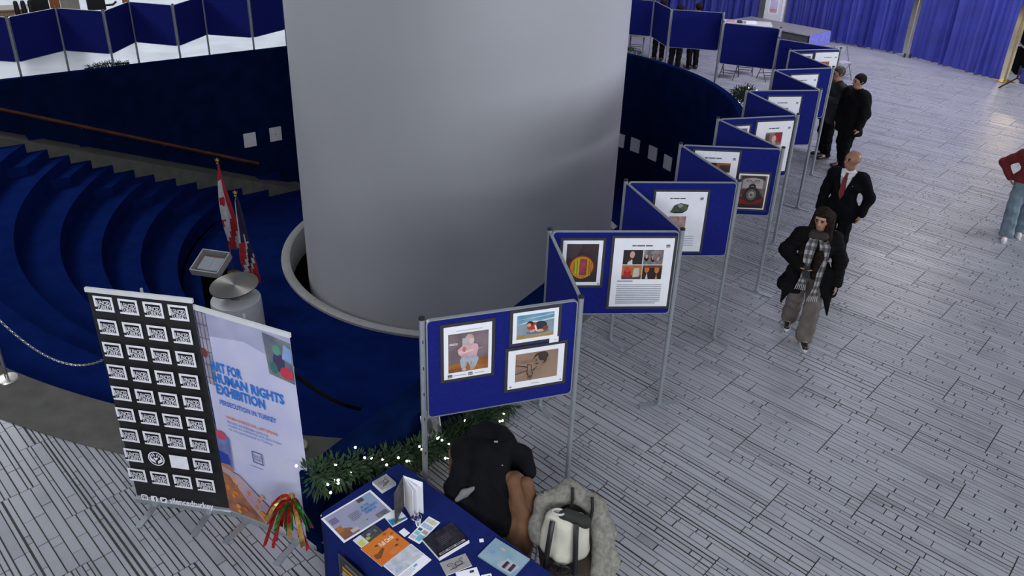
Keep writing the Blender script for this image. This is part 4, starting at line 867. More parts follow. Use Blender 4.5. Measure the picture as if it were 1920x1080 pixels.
# sign on the front of the table
o = TO+TD*0.315-Vector((-0.659*-1, 0.752, 0))*0.0
nrm = Vector((TD.y, -TD.x, 0)); o = TO+TD*0.315+nrm*0.06
t = thing('table_sign', 'dark poster with red and gold print hung on the table front', 'sign', (o.x, o.y, 0.18), tang)
MB().prism([(0, 0), (0.30, 0), (0.30, 0.46), (0, 0.46)], 0, 0.006, mat('sign_dark', (0.03, 0.03, 0.034), 0.5), UPRIGHT).build('board', None, t)
a = Art(0.30, 0.46, 0.0005); a.rect(0.0, 0.0, 1, 1, I(92, 110, 116)); a.rect(0.02, 0.012, 0.98, 0.988, inkn(40, 40, 44, 58, 56, 58, 12)); a.lines(0.25, 0.86, 0.75, 0.93, 1, I(120, 110, 80), 0.7, 1); a.lines(0.14, 0.68, 0.90, 0.84, 2, I(198, 146, 48), 0.6, 0.9); a.poly([(0.05, 0.3), (0.1, 0.55), (0.4, 0.62), (0.75, 0.5), (0.9, 0.3), (0.8, 0.1), (0.2, 0.1)], I(186, 44, 52)); a.ell(0.2, 0.63, 0.1, 0.06, I(150, 150, 156)); a.lines(0.2, 0.02, 0.8, 0.08, 2, I(150, 150, 150), 0.4, 1)
art_obj(a, 'print', t, UPRIGHT @ Matrix.Translation((0, 0, 0.006)))

# ================================================================== garland with fairy lights
def garland(label, P, rad, seed, nlights, dens=700, name='garland', bs=1.15):
    rr = random.Random(seed); P = [Vector(p) for p in P]; o = P[0].copy()
    t = thing(name, label, 'garland', o, 0)
    L = [0]
    for i in range(len(P)-1): L.append(L[-1]+(P[i+1]-P[i]).length)
    def at(s):
        s *= L[-1]; i = max(j for j in range(len(P)-1) if L[j] <= s+1e-9); f = (s-L[i])/(L[i+1]-L[i]); return P[i].lerp(P[i+1], f), (P[i+1]-P[i]).normalized()
    MB().tube([at(k/30)[0]-o for k in range(31)], 0.012, 6, M_NEEDLE).build('wire', None, t)
    n = int(dens*L[-1]); v = []; f = []
    for k in range(n):
        c, tg = at(int(rr.random()*26*L[-1])/(26*L[-1])+rr.random()*0.012); rq = random.Random(int(rr.random()*9)+1000*int(c.x*40)+31*int(c.y*40)); d = Vector((rq.gauss(0, 1), rq.gauss(0, 1), rq.gauss(0, 1)))+Vector((rr.gauss(0, .45), rr.gauss(0, .45), rr.gauss(0, .45))); d = (d-tg*d.dot(tg)*0.5).normalized()
        r0 = rad*rr.random()*0.75; ln = rad*(0.22+0.28*rr.random()); c = c-o+d*r0
        if (c+o).z < 0.02: c.z = 0.02-o.z+rr.random()*0.05
        e = c+d*ln+Vector((0, 0, -0.01)); e.z = max(e.z, 0.012-o.z)
        w = d.cross(Vector((rr.random()-.5, rr.random()-.5, rr.random()-.5))).normalized()*0.008; m_ = (c+e)/2
        b = len(v); v += [tuple(c-w*0.4), tuple(m_+w), tuple(e), tuple(m_-w)]; f.append((b, b+1, b+2, b+3))
        w2 = d.cross(w).normalized()*0.008; b = len(v); v += [tuple(c-w2*0.4), tuple(m_+w2), tuple(e), tuple(m_-w2)]; f.append((b, b+1, b+2, b+3))
    tag(MB().add(v, f, M_NEEDLE).build('needles', None, t), kind='stuff')
    for k in range(nlights):
        c, tg = at((k+rr.random())/nlights); a = rr.random()*PI*1.1; q = Vector((rr.gauss(0, 0.6)+0.35, -0.5+0.5*rr.gauss(0, 1), 0.35+0.75*rr.gauss(0, 1))).normalized()
        q = c+q*rad*(0.7+0.35*rr.random()); q.z = max(q.z, 0.03); b = link('light_bulb', BULB, t); b.location = q-o; b.scale = (bs, bs, bs)
    return t
mb = MB(); mb.lathe([(0, 0.009), (0.006, 0.006), (0.0085, 0.0), (0.006, -0.006), (0, -0.009)], 8, M_LIGHT); BULB = mb.mesh('light_bulb', None, True)
garland('thick green garland with white fairy lights along the near parapet', [(-1.44, 4.50, 0.86), (-1.22, 4.74, 0.72), (-0.98, 5.06, 0.52), (-0.70, 5.48, 0.30), (-0.36, 5.92, 0.20), (0.02, 6.38, 0.17)], 0.175, 5, 46, 1500)
def arc_pt(a, r, z): return (CX+r*math.cos(R_(a)), CY_+r*math.sin(R_(a)), z)
garland('tuft of leafy garland with lights on the right bend of parapet', [arc_pt(-12, RW+0.40, 0.62), arc_pt(-6, RW+0.40, 0.86), arc_pt(2, RW+0.40, 0.90), arc_pt(8, RW+0.40, 0.70)], 0.21, 9, 14, 900, bs=1.9)
garland('tiny tuft of greenery on the far wall left of column', [(CX+N2[0]*(RW+.3)-D2[0]*s, CY_+N2[1]*(RW+.3)-D2[1]*s, z) for s, z in ((5.75, 0.76), (5.3, 0.83), (4.85, 0.78))], 0.09, 11, 0, 1200)
garland('bit of greenery on the wall at the right edge of column', [arc_pt(43, RW+0.30, 0.84), arc_pt(48, RW+0.30, 0.86), arc_pt(54, RW+0.30, 0.80)], 0.10, 12, 0, 400)
# tinsel bow on the parapet end
t = thing('tinsel_bow', 'shiny red, green and gold tinsel bow on the parapet end', 'bow', (-1.60, 4.44, 0.72))
rr = random.Random(21); TM = [mat('tinsel_red', (0.45, 0.02, 0.015), 0.22, metal=0.5, var=0.3, scale=30), mat('tinsel_green', (0.02, 0.22, 0.04), 0.22, metal=0.5, var=0.3, scale=30), mat('tinsel_gold', (0.5, 0.33, 0.09), 0.25, metal=0.6, var=0.3, scale=30)]
for k in range(34):
    m_ = TM[(0, 0, 1, 0, 2, 1)[k % 6]]; up = k < 7
    d = Vector((rr.uniform(-1, 0.75), rr.uniform(-0.5, 0.1), rr.uniform(0.25, 0.7) if up else rr.uniform(-0.3, 0.2))); L = rr.uniform(0.15, 0.22) if up else rr.uniform(0.18, 0.36); p = Vector((0, 0, 0)); vs = []; fs = []; n = 9
    for i in range(n+1):
        s = i/n; q = d*(0.22*s)*(1.0 if not up else 1.2)+Vector((0, -0.02, -(1.15*L*s*s) if not up else -0.30*s*s)); w = Vector((math.cos(k+3*s), math.sin(k*2+2*s), 0.3*math.sin(5*s+k))).normalized()*0.019
        vs += [tuple(q-w), tuple(q+w)]
    for i in range(n): fs.append((2*i, 2*i+1, 2*i+3, 2*i+2))
    MB().add(vs, fs, m_).build('ribbon', None, t)
MB().lathe([(0, 0.03), (0.02, 0.02), (0.028, 0), (0.02, -0.02), (0, -0.03)], 10, TM[2]).build('knot', None, t, smooth=True)
# photograph leaning on the garland
o_ = Vector((-0.735, 5.46, 0.245)); ang = math.atan2(5.687-5.492, -0.576+0.699)
t = thing('leaning_photo', 'black and white photograph leaning on the parapet behind post', 'photograph', (-0.72, 5.50, 0.30), ang)
TLn = Matrix.Rotation(R_(-8), 4, 'X') @ UPRIGHT
MB().prism([(0, 0), (0.25, 0), (0.25, 0.34), (0, 0.34)], 0, 0.003, M_PAPER, TLn).build('sheet', None, t)
a = Art(0.25, 0.34, 0.0005); a.rect(0.06, 0.05, 0.94, 0.95, inkn(92, 92, 94, 150, 150, 152, 16)); a.ell(0.4, 0.5, 0.15, 0.25, I(70, 70, 72)); a.ell(0.65, 0.4, 0.1, 0.2, I(120, 120, 122)); art_obj(a, 'print', t, TLn @ Matrix.Translation((0, 0, 0.003)))

# ================================================================== people
def V3(*a): return np.array(a, float)
def hand_prims(w, d, n, lat, side, curl=0.5):
    """wrist, direction of the hand, palm normal, lateral axis towards the thumb side * side"""
    w, d, n, lat = (np.asarray(q, float) for q in (w, d, n, lat)); d = d/np.linalg.norm(d); lat = lat-d*(lat@d); lat /= np.linalg.norm(lat); n = np.cross(d, lat)*(1 if np.cross(d, lat)@n > 0 else -1)
    P = []
    for o in (-0.026, -0.009, 0.009, 0.026): P.append((w+lat*o*0.6, w+d*0.085+lat*o, 0.017, 0.013, 1, 0.012))
    for i, (o, L) in enumerate(((0.031, 0.040), (0.0105, 0.046), (-0.0105, 0.043), (-0.031, 0.034))):
        b = w+d*0.088+lat*o; m1 = b+(d*(1-0.45*curl)+n*0.55*curl)*L; e = m1+(d*(1-1.1*curl)+n*0.95*curl)*L*0.8
        P += [(b, m1, 0.0098, 0.0088, 1, 0.004), (m1, e, 0.0088, 0.0075, 1, 0.004)]
    b = w+d*0.025+lat*0.028*1.0; m1 = b+d*0.030+lat*0.028+n*0.008; e = m1+d*0.030+lat*0.006+n*0.014
    P += [(b, m1, 0.0125, 0.0105, 1, 0.006), (m1, e, 0.0105, 0.0085, 1, 0.004)]
    return P
def norm_prims(P, k): return [p if len(p) == 6 else (p[0], p[1], p[2], p[3], p[4] if len(p) > 4 else 1.0, k) for p in P]
def sdf_mesh(prims, h, cut=None, k=0.03, pad=0.05, disp=None):
    prims = norm_prims(prims, k)
    lo = np.min([np.minimum(np.array(p[0])-p[2], np.array(p[1])-p[3]) for p in prims], 0)-pad
    hi = np.max([np.maximum(np.array(p[0])+p[2], np.array(p[1])+p[3]) for p in prims], 0)+pad
    n = np.ceil((hi-lo)/h).astype(int)+1; ax = [lo[i]+h*np.arange(n[i]) for i in range(3)]
    F = np.full(n, 0.2, np.float32)
    for p in prims:
        a = np.array(p[0], float); b = np.array(p[1], float); r1, r2, sq, kk = p[2], p[3], p[4], p[5]; mg = 0.05+kk
        l = np.minimum(a-r1, b-r2)-mg; u = np.maximum(a+r1, b+r2)+mg
        sl = tuple(slice(max(0, int((l[i]-lo[i])/h)), min(n[i], int((u[i]-lo[i])/h)+2)) for i in range(3))
        X = ax[0][sl[0]][:, None, None]-a[0]; Y = ax[1][sl[1]][None, :, None]-a[1]; Z = ax[2][sl[2]][None, None, :]-a[2]
        d = b-a; L = max(1e-9, float(d@d)); t = np.clip((X*d[0]+Y*d[1]+Z*d[2])/L, 0, 1)
        D = np.sqrt((X-t*d[0])**2+((Y-t*d[1])/sq)**2+(Z-t*d[2])**2)-(r1+(r2-r1)*t)
        F[sl] = smin(F[sl], D.astype(np.float32), kk)
    return _mesh_field(F, ax, lo, h, n, cut, disp)
def _mesh_field(F, ax, lo, h, n, cut, disp):
    if cut is not None or disp is not None: X, Y, Z = np.meshgrid(*ax, indexing='ij')
    if disp is not None: F = F+disp(X, Y, Z).astype(np.float32)
    if cut is not None: F = np.maximum(F, cut(X, Y, Z)).astype(np.float32)
    F[0] = F[-1] = 0.1; F[:, 0] = F[:, -1] = 0.1; F[:, :, 0] = F[:, :, -1] = 0.1
    S = F < 0; cnt = np.zeros(tuple(n-1), np.int8)
    C8 = [(i, j, q) for i in (0, 1) for j in (0, 1) for q in (0, 1)]
    for i, j, q in C8: cnt += S[i:n[0]-1+i, j:n[1]-1+j, q:n[2]-1+q]
    act = (cnt > 0) & (cnt < 8); I_ = np.full(tuple(n-1), -1, np.int64); idx = np.argwhere(act); I_[act] = np.arange(len(idx))
    acc = np.zeros((len(idx), 3)); num = np.zeros(len(idx))
    fv = [F[idx[:, 0]+c[0], idx[:, 1]+c[1], idx[:, 2]+c[2]] for c in C8]
    for a in range(8):
        for b in range(a+1, 8):
            if sum(abs(C8[a][t]-C8[b][t]) for t in range(3)) != 1: continue
            fa, fb = fv[a], fv[b]; mk = (fa < 0) != (fb < 0); t = np.where(mk, fa/np.where(mk, fa-fb, 1), 0)
            pt = np.array(C8[a])[None]+t[:, None]*(np.array(C8[b])-np.array(C8[a]))[None]; acc[mk] += pt[mk]; num[mk] += 1
    Vv = lo+h*(idx+acc/num[:, None]); faces = []
    for axis in range(3):
        o = [t for t in range(3) if t != axis]
        sA = [slice(1, n[t]-1) for t in range(3)]; sA[axis] = slice(0, n[axis]-1); sB = list(sA); sB[axis] = slice(1, n[axis])
        A = S[tuple(sA)]; B = S[tuple(sB)]; ch = np.argwhere(A != B)
        if not len(ch): continue
        base = ch.copy(); base[:, o[0]] += 1; base[:, o[1]] += 1; flip = A[ch[:, 0], ch[:, 1], ch[:, 2]]
        def cell(d0, d1):
            q = base.copy(); q[:, o[0]] -= d0; q[:, o[1]] -= d1; return I_[q[:, 0], q[:, 1], q[:, 2]]
        a, b, c, d = cell(1, 1), cell(0, 1), cell(0, 0), cell(1, 0)
        if axis == 1: flip = ~flip
        faces.append(np.where(flip[:, None], np.stack([a, b, c, d], 1), np.stack([d, c, b, a], 1)))
    return Vv, np.concatenate(faces)

M_LIP = mat('lips', (0.30, 0.10, 0.085), 0.5); M_EYE = mat('dark_eye', (0.02, 0.015, 0.012), 0.3); M_EYEW = mat('eye_white', (0.6, 0.58, 0.56), 0.4)
def person(label, loc, rotz, H, J, wear, h=0.0085, skin=M_SKIN, yaw=0.0, nod=0.0):
    """J overrides joints (local metres, facing -y); wear is a list of garment makers"""
    t = thing('person', label, 'person', (*loc, 0.0), R_(rotz))
    s = H/1.75
    B = dict(pelvis=(0, 0, 0.96), chest=(0, 0.0, 1.31), neck=(0, 0.015, 1.47), head=(0, -0.015, 1.635), hL=(0.09, 0, 0.93), hR=(-0.09, 0, 0.93), kL=(0.10, -0.02, 0.50), kR=(-0.10, -0.02, 0.50),
             aL=(0.105, 0.02, 0.085), aR=(-0.105, 0.02, 0.085), tL=(0.125, -0.14, 0.04), tR=(-0.125, -0.14, 0.04), sL=(0.185, 0.01, 1.42), sR=(-0.185, 0.01, 1.42),
             eL=(0.26, 0.03, 1.13), eR=(-0.26, 0.03, 1.13), wL=(0.265, -0.05, 0.88), wR=(-0.265, -0.05, 0.88), dL=(0, -0.15, -1), dR=(0, -0.15, -1), curl=0.45)
    B.update(J); B = {k: (V3(*v)*s if k[0] != 'd' and not isinstance(v, (int, float)) else v) for k, v in B.items()}
    g = lambda k: B[k]
    hd = g('head'); cy, sy = math.cos(R_(yaw)), math.sin(R_(yaw))
    def hp(x, y, z): y2 = y*math.cos(R_(nod))-z*math.sin(R_(nod)); z2 = y*math.sin(R_(nod))+z*math.cos(R_(nod)); return hd+V3(x*cy-y2*sy, x*sy+y2*cy, z2)*s
    HP = [(hp(0, 0.025, 0.035), hp(0, 0.01, 0.03), 0.093*s, 0.090*s, 1, 0.02), (hp(0, -0.02, -0.01), hp(0, -0.038, -0.075), 0.074*s, 0.047*s, 1, 0.03), (hp(0, -0.085, 0.0), hp(0, -0.108, -0.028), 0.010*s, 0.016*s, 1, 0.012),
          (hp(-0.045, -0.075, 0.022), hp(0.045, -0.075, 0.022), 0.012*s, 0.012*s, 1, 0.015), (hp(-0.086, 0.015, -0.01), hp(-0.09, 0.02, 0.018), 0.012, 0.015, 1, 0.006), (hp(0.086, 0.015, -0.01), hp(0.09, 0.02, 0.018), 0.012, 0.015, 1, 0.006),
          (hp(-0.016, -0.082, -0.062), hp(0.016, -0.082, -0.062), 0.011, 0.011, 1, 0.008)]
    P = [(g('pelvis')+V3(-0.05, 0, 0)*s, g('pelvis')+V3(0.05, 0, 0)*s, 0.12*s, 0.12*s, 0.85), (g('pelvis'), g('chest'), 0.12*s, 0.135*s, 0.85), (g('chest')-V3(0.08, 0, 0)*s, g('chest')+V3(0.08, 0, 0)*s, 0.105*s, 0.105*s, 0.9),
         (g('sL'), g('sR'), 0.06*s, 0.06*s), (g('neck')-V3(0, 0, 0.05), hp(0, 0.02, -0.05), 0.06*s, 0.052*s)]+HP
    for q in 'LR':
        P += [(g('h'+q), g('k'+q), 0.088*s, 0.058*s), (g('k'+q), g('a'+q), 0.056*s, 0.040*s), (g('a'+q), g('t'+q), 0.042*s, 0.030*s), (g('s'+q), g('e'+q), 0.052*s, 0.042*s), (g('e'+q), g('w'+q), 0.041*s, 0.029*s)]
        side = 1 if q == 'L' else -1
        P += hand_prims(g('w'+q), B['d'+q], (-side, 0, 0), (0, -1, 0.1), 1, B['curl'])
    P = norm_prims(P, 0.03)
    hcol = [skin, M_LIP, M_EYE, M_EYEW]
    lip = hp(0, -0.095, -0.062); el, er = hp(-0.033, -0.088, 0.005), hp(0.033, -0.088, 0.005); bl, br = hp(-0.034, -0.088, 0.026), hp(0.034, -0.088, 0.026)
    ax_ = V3(cy, sy, 0)
    def paint(c):
        m = np.zeros(len(c), int)
        d = c-lip; m[(np.abs(d@ax_) < 0.024) & (np.abs(d[:, 2]) < 0.010) & (np.linalg.norm(d, axis=1) < 0.035)] = 1
        for e in (el, er):
            d = c-e; m[(np.linalg.norm(d, axis=1) < 0.0125)] = 2
        for e in (bl, br):
            d = c-e; m[(np.abs(d@ax_) < 0.02) & (np.abs(d[:, 2]) < 0.006) & (np.linalg.norm(d, axis=1) < 0.03)] = 2
        return m
    sdf_obj('body', P, h, skin, t, paint=paint, mats=hcol)
    for w in wear: w(t, B, s, hp, h)
    return t
def legs(t, m, name, B, s, h, r_hip, r_knee, r_ank, zcut=0.07, crotch=0.0):
    g = lambda k: B[k]; P = [(g('pelvis')-V3(0.05, 0, 0)*s, g('pelvis')+V3(0.05, 0, 0)*s, 0.135*s, 0.135*s, 0.85)]
    for q in 'LR':
        a = g('a'+q)+(g('k'+q)-g('a'+q))*0.02
        P += [(g('h'+q), g('k'+q), r_hip*s, r_knee*s), (g('k'+q), a, r_knee*s, r_ank*s)]
    top = g('pelvis')[2]+0.11*s
    sdf_obj(name, P, h, m, t, k=0.02, cut=lambda X, Y, Z: np.maximum(zcut-Z, Z-top), disp=lambda X, Y, Z: 0.004*np.sin(Z*38+X*20)+0.003*np.sin(X*60+Y*45))
def shoes(t, B, s, h, m=None, sole=None):
    for q in 'LR':
        a, e = B['a'+q], B['t'+q]; d = (e-a); d[2] = 0; d = d/np.linalg.norm(d); heel = a-d*0.045*s; zt = min(a[2], e[2])
        P = [(V3(heel[0], heel[1], a[2]-0.01), a+V3(0, 0, 0.01), 0.048*s, 0.05*s), (V3(heel[0], heel[1], a[2]-0.03), e+d*0.03, 0.046*s, 0.036*s)]
        z0 = min(heel[2]-0.05, e[2]-0.038); z0 = max(z0, 0.001)
        o = sdf_obj('shoe', P, max(h, 0.009), m or M_SHOE, t, k=0.025, cut=lambda X, Y, Z: z0+0.012-Z)
        if sole:
            lat = np.cross(d, (0, 0, 1)); pts = []
            for a_ in range(16):
                an = 2*PI*a_/16; c = (heel+e+d*0.03)/2; L = np.linalg.norm(e+d*0.03-heel)/2+0.042*s; p = c+d*L*math.cos(an)+lat*0.046*s*math.sin(an); pts.append((p[0], p[1]))
            ar = sum(pts[i][0]*pts[(i+1) % 16][1]-pts[(i+1) % 16][0]*pts[i][1] for i in range(16))
            if ar < 0: pts.reverse()
            MB().prism(pts, z0, z0+0.03, sole).build('sole', None, o)
def coat(t, B, s, h, m, name='coat', infl=0.035, hem=0.75, flare=0.05, open_w=0.0, open_top=1.25, vneck=None, puff=0.0, collar=True, sleeve=1.0, cuff=0.035):
    g = lambda k: B[k]; c, p = g('chest'), g('pelvis')
    P = [(p, c, (0.125+infl)*s, (0.14+infl)*s, 0.85), (c-V3(0.09, 0, 0)*s, c+V3(0.09, 0, 0)*s, (0.10+infl)*s, (0.10+infl)*s, 0.9), (g('sL')-V3(0.01, 0, 0.015), g('sR')+V3(0.01, 0, -0.015), (0.055+infl)*s, (0.055+infl)*s),
         (p+V3(-0.06, 0, 0.0), p+V3(0.06, 0, 0.0), (0.12+infl)*s, (0.12+infl)*s, 0.85), (p+V3(-0.07, 0, -0.02), V3(p[0]-0.10-flare, p[1], hem*s+0.05), (0.115+infl)*s, (0.10+infl+flare*0.5)*s, 0.85), (p+V3(0.07, 0, -0.02), V3(p[0]+0.10+flare, p[1], hem*s+0.05), (0.115+infl)*s, (0.10+infl+flare*0.5)*s, 0.85)]
    if collar: n = g('neck'); P += [(n+V3(-0.05, 0.02, -0.01), n+V3(0.05, 0.02, -0.01), 0.07*s, 0.07*s)]
    for q in 'LR':
        e, w = g('e'+q), g('w'+q); w2 = e+(w-e)*sleeve
        P += [(g('s'+q)-V3(0, 0, 0.02), e, (0.052+infl*1.1)*s, (0.042+infl)*s), (e, w2, (0.042+infl)*s, (0.030+cuff)*s)]
    nz = g('neck')[2]+0.05*s
    def cut(X, Y, Z):
        f = np.maximum(hem*s-Z, Z-nz)
        low = np.abs(X) < 0.2*s
        f = np.where(np.abs(X-p[0]) > 0.23*s, Z-nz, f) if hem > 0.8 else f
        if open_w > 0: f = np.maximum(f, np.where((Y < -0.02) & (Z < open_top*s+0.06), (open_w*s+0.10*np.clip((p[2]-Z), 0, 1))-np.abs(X-p[0]), -1.0))
        if vneck: f = np.maximum(f, np.where(Y < 0.02, np.clip((Z-vneck*s), 0, 1)*0.30-np.abs(X)-0.004, -1.0))
        return f
    disp = (lambda X, Y, Z: -puff*np.abs(np.sin(Z*42))+0.004*np.sin(X*35+Z*15)) if puff else (lambda X, Y, Z: 0.004*np.sin(Z*30+X*25)+0.003*np.sin(Y*50+Z*18))
    return sdf_obj(name, P, h, m, t, k=0.03, cut=cut, disp=disp)
def shirt(t, B, s, h, m, name='shirt', hem=0.98):
    g = lambda k: B[k]; c, p = g('chest'), g('pelvis'); n = g('neck')
    P = [(p, c, 0.135*s, 0.15*s, 0.85), (c-V3(0.08, 0, 0)*s, c+V3(0.08, 0, 0)*s, 0.115*s, 0.115*s, 0.9), (g('sL'), g('sR'), 0.068*s, 0.068*s), (n-V3(0, 0, 0.05), n+V3(0, 0, 0.02), 0.07*s, 0.064*s)]
    return sdf_obj(name, P, h, m, t, k=0.03, cut=lambda X, Y, Z: np.maximum(hem*s-Z, Z-(n[2]+0.035*s)))
def cap_hair(t, B, s, hp, h, m, extra=(), front=-0.055, name='hair', th=0.016):
    P = [(hp(0, 0.03, 0.045), hp(0, 0.018, 0.04), (0.092+th)*s, (0.090+th)*s, 1, 0.02)]+[(hp(*a), hp(*b), r1, r2, 1, 0.025) for a, b, r1, r2 in extra]
    f0 = hp(0, front, 0.04); fd = hp(0, -1, 0.04)-hp(0, 0, 0.04); fd = fd/np.linalg.norm(fd); eye = hp(0, 0, 0.045)
    def cut(X, Y, Z):
        d = (X-f0[0])*fd[0]+(Y-f0[1])*fd[1]+(Z-f0[2])*fd[2]
        low = np.where(Z < eye[2], 1.0, 0.0)
        return (d+0.030-0.085*np.clip((Z-eye[2]+0.015)/0.075, 0, 1)) if not extra else np.where((Z < eye[2]+0.01), np.minimum(d+0.045, 0.062*s-np.abs((X-f0[0])*cy_(fd)+(Y-f0[1])*sy_(fd))), d-0.05)
    return sdf_obj(name, P, h, m, t, cut=cut)
def cy_(fd): return -fd[1]/math.hypot(fd[0], fd[1])
def sy_(fd): return fd[0]/math.hypot(fd[0], fd[1])
def plaid():
    m = bpy.data.materials.new('plaid_scarf'); m.use_nodes = True; N = m.node_tree.nodes; L = m.node_tree.links; b = N['Principled BSDF']; b.inputs['Roughness'].default_value = 0.9
    tc = N.new('ShaderNodeTexCoord'); sx = N.new('ShaderNodeSeparateXYZ'); L.new(tc.outputs['UV'], sx.inputs[0]); ad = None
    outs = []
    for i, f in ((0, 2.0), (1, 7.0)):
        mu = N.new('ShaderNodeMath'); mu.operation = 'MULTIPLY'; mu.inputs[1].default_value = f; L.new(sx.outputs[i], mu.inputs[0])
        fr = N.new('ShaderNodeMath'); fr.operation = 'FRACT'; L.new(mu.outputs[0], fr.inputs[0]); gt = N.new('ShaderNodeMath'); gt.operation = 'GREATER_THAN'; gt.inputs[1].default_value = 0.5; L.new(fr.outputs[0], gt.inputs[0]); outs.append(gt)
    ad = N.new('ShaderNodeMath'); L.new(outs[0].outputs[0], ad.inputs[0]); L.new(outs[1].outputs[0], ad.inputs[1])
    hv = N.new('ShaderNodeMath'); hv.operation = 'MULTIPLY'; hv.inputs[1].default_value = 0.5; L.new(ad.outputs[0], hv.inputs[0])
    cr = N.new('ShaderNodeValToRGB'); cr.color_ramp.elements[0].color = (0.36, 0.35, 0.35, 1); cr.color_ramp.elements[1].color = (0.055, 0.052, 0.052, 1); e = cr.color_ramp.elements.new(0.5); e.color = (0.13, 0.128, 0.128, 1)
    L.new(hv.outputs[0], cr.inputs[0]); L.new(cr.outputs[0], b.inputs['Base Color']); return m
M_PLAID = plaid()
def ribbon(t, name, path, w, th, m, lat=(1, 0, 0), fringe=0):
    P = [Vector(p) for p in path]; vs = []; fs = []; n = len(P); lat = Vector(lat)
    for i, p in enumerate(P):
        tg = (P[min(i+1, n-1)]-P[max(0, i-1)]).normalized(); nn = tg.cross(lat).normalized()
        ww = w*(0.75+0.25*math.sin(i*1.3)); vs += [tuple(p-lat*ww-nn*th), tuple(p+lat*ww-nn*th), tuple(p+lat*ww+nn*th), tuple(p-lat*ww+nn*th)]
    for i in range(n-1):
        for k in range(4): a = 4*i+k; b = 4*i+(k+1) % 4; fs.append((a, b, b+4, a+4))
    fs += [(3, 2, 1, 0), tuple(4*(n-1)+k for k in range(4))]
    me = bpy.data.meshes.new(name); me.from_pydata(vs, [], fs); me.materials.append(m); uv = me.uv_layers.new(name='UVMap')
    for pl in me.polygons:
        for li in pl.loop_indices:
            vi = me.loops[li].vertex_index; uv.data[li].uv = ((1.0 if vi % 4 in (1, 2) else 0.0), (vi//4)/(n-1))
    me.update(); o = link(name, me, t)
    if fringe:
        e = P[-1]; d = (P[-1]-P[-2]).normalized()
        for k in range(fringe):
            f = -1+2*(k+0.5)/fringe; q = e+lat*w*0.9*f; MB().tube([q, q+d*0.03+lat*0.006*f, q+d*0.07+lat*0.014*f], 0.005, 5, M_PLAIDW).build('fringe', None, o)
    return o
M_PLAIDW = mat('scarf_fringe', (0.42, 0.41, 0.41), 0.9)

# --- woman in open black puffer coat with plaid scarf
def woman_wear(t, B, s, hp, h):
    legs(t, M_PANT, 'trousers', B, s, h, 0.105, 0.098, 0.105, 0.045)
    shoes(t, B, s, h, M_SHOE, M_SOLE)
    shirt(t, B, s, h, mat('dark_brown_knit', (0.018, 0.014, 0.012), 0.9), 'jumper', 0.93)
    o = coat(t, B, s, h, M_BLK, 'coat', 0.038, 0.66, 0.07, 0.05, 1.36, puff=0.007, sleeve=0.97)
    for sd in (-1, 1):    # pointed coat corners swinging out
        z = 0.50 if sd < 0 else 0.42
        sdf_obj('coat_tail', [((sd*0.20*s, -0.06, 0.95*s), (sd*0.235*s, -0.06, 0.68*s), 0.085, 0.06, 0.6), ((sd*0.235*s, -0.06, 0.68*s), (sd*0.28*s, -0.10, z*s), 0.055, 0.012, 0.6)], h, M_BLK, t)
    P = [((-0.07, 0.10, 0.03), (-0.10, -0.02, -0.22), 0.055, 0.05), ((0.07, 0.10, 0.03), (0.105, -0.02, -0.22), 0.055, 0.05), ((-0.10, -0.03, -0.20), (-0.09, -0.185, -0.40), 0.055, 0.05), ((-0.09, -0.185, -0.40), (-0.08, -0.225, -0.58), 0.05, 0.03), ((0.105, -0.03, -0.20), (0.10, -0.185, -0.40), 0.055, 0.055), ((0.10, -0.185, -0.40), (0.085, -0.23, -0.66), 0.055, 0.03), ((0, 0.09, 0.0), (0, 0.12, -0.30), 0.09, 0.07)]
    cap_hair(t, B, s, hp, h, M_HAIRBR, P, -0.06, th=0.018)
    y = -0.215*s
    ribbon(t, 'scarf', [(-0.045, -0.10*s, 1.43*s), (-0.075, -0.19*s, 1.36*s), (-0.085, y, 1.22*s), (-0.09, y-0.01, 1.06*s), (-0.095, y-0.02, 0.95*s), (-0.10, y-0.03, 0.86*s)], 0.058, 0.012, M_PLAID, (1, 0, 0), 6)
    ribbon(t, 'scarf', [(0.045, -0.10*s, 1.43*s), (0.075, -0.19*s, 1.36*s), (0.08, y, 1.22*s), (0.075, y-0.015, 1.02*s), (0.065, y-0.04, 0.86*s), (0.05, y-0.06, 0.74*s)], 0.058, 0.012, M_PLAID, (0.97, -0.1, 0.2), 6)
    sdf_obj('scarf_loop', [((-0.06, -0.075, 1.44*s), (0.06, -0.075, 1.44*s), 0.05, 0.05), ((-0.06, -0.075, 1.44*s), (-0.075, 0.05, 1.46*s), 0.05, 0.05), ((0.06, -0.075, 1.44*s), (0.075, 0.05, 1.46*s), 0.05, 0.05)], h, mat('scarf_dark', (0.035, 0.027, 0.022), 0.9), t)
person('woman walking in open black puffer coat, plaid scarf and taupe trousers', (3.50, 8.08), -16, 1.66,
       dict(aR=(-0.10, 0.24, 0.125), tR=(-0.12, 0.11, 0.045), kR=(-0.10, 0.08, 0.52), aL=(0.07, -0.16, 0.085), tL=(0.085, -0.31, 0.04), kL=(0.09, -0.12, 0.51),
            eR=(-0.33, 0.02, 1.16), wR=(-0.155, -0.22, 1.08), dR=(0.75, -0.62, -0.1), eL=(0.31, 0.03, 1.12), wL=(0.31, -0.07, 0.86), dL=(0.05, -0.2, -1)), [woman_wear], 0.0085, M_SKIN, yaw=-22, nod=4)
ph_ = thing('phone', 'dark phone held in the bent hand of the woman in puffer coat', 'phone', (3.33, 7.79, 1.02), R_(-16)); MB().prism(rrect(0.075, 0.15, 0.01, 3, -0.037, -0.075), -0.004, 0.004, M_CAP, Matrix.Rotation(R_(35), 4, 'X')).build('phone_body', None, ph_)

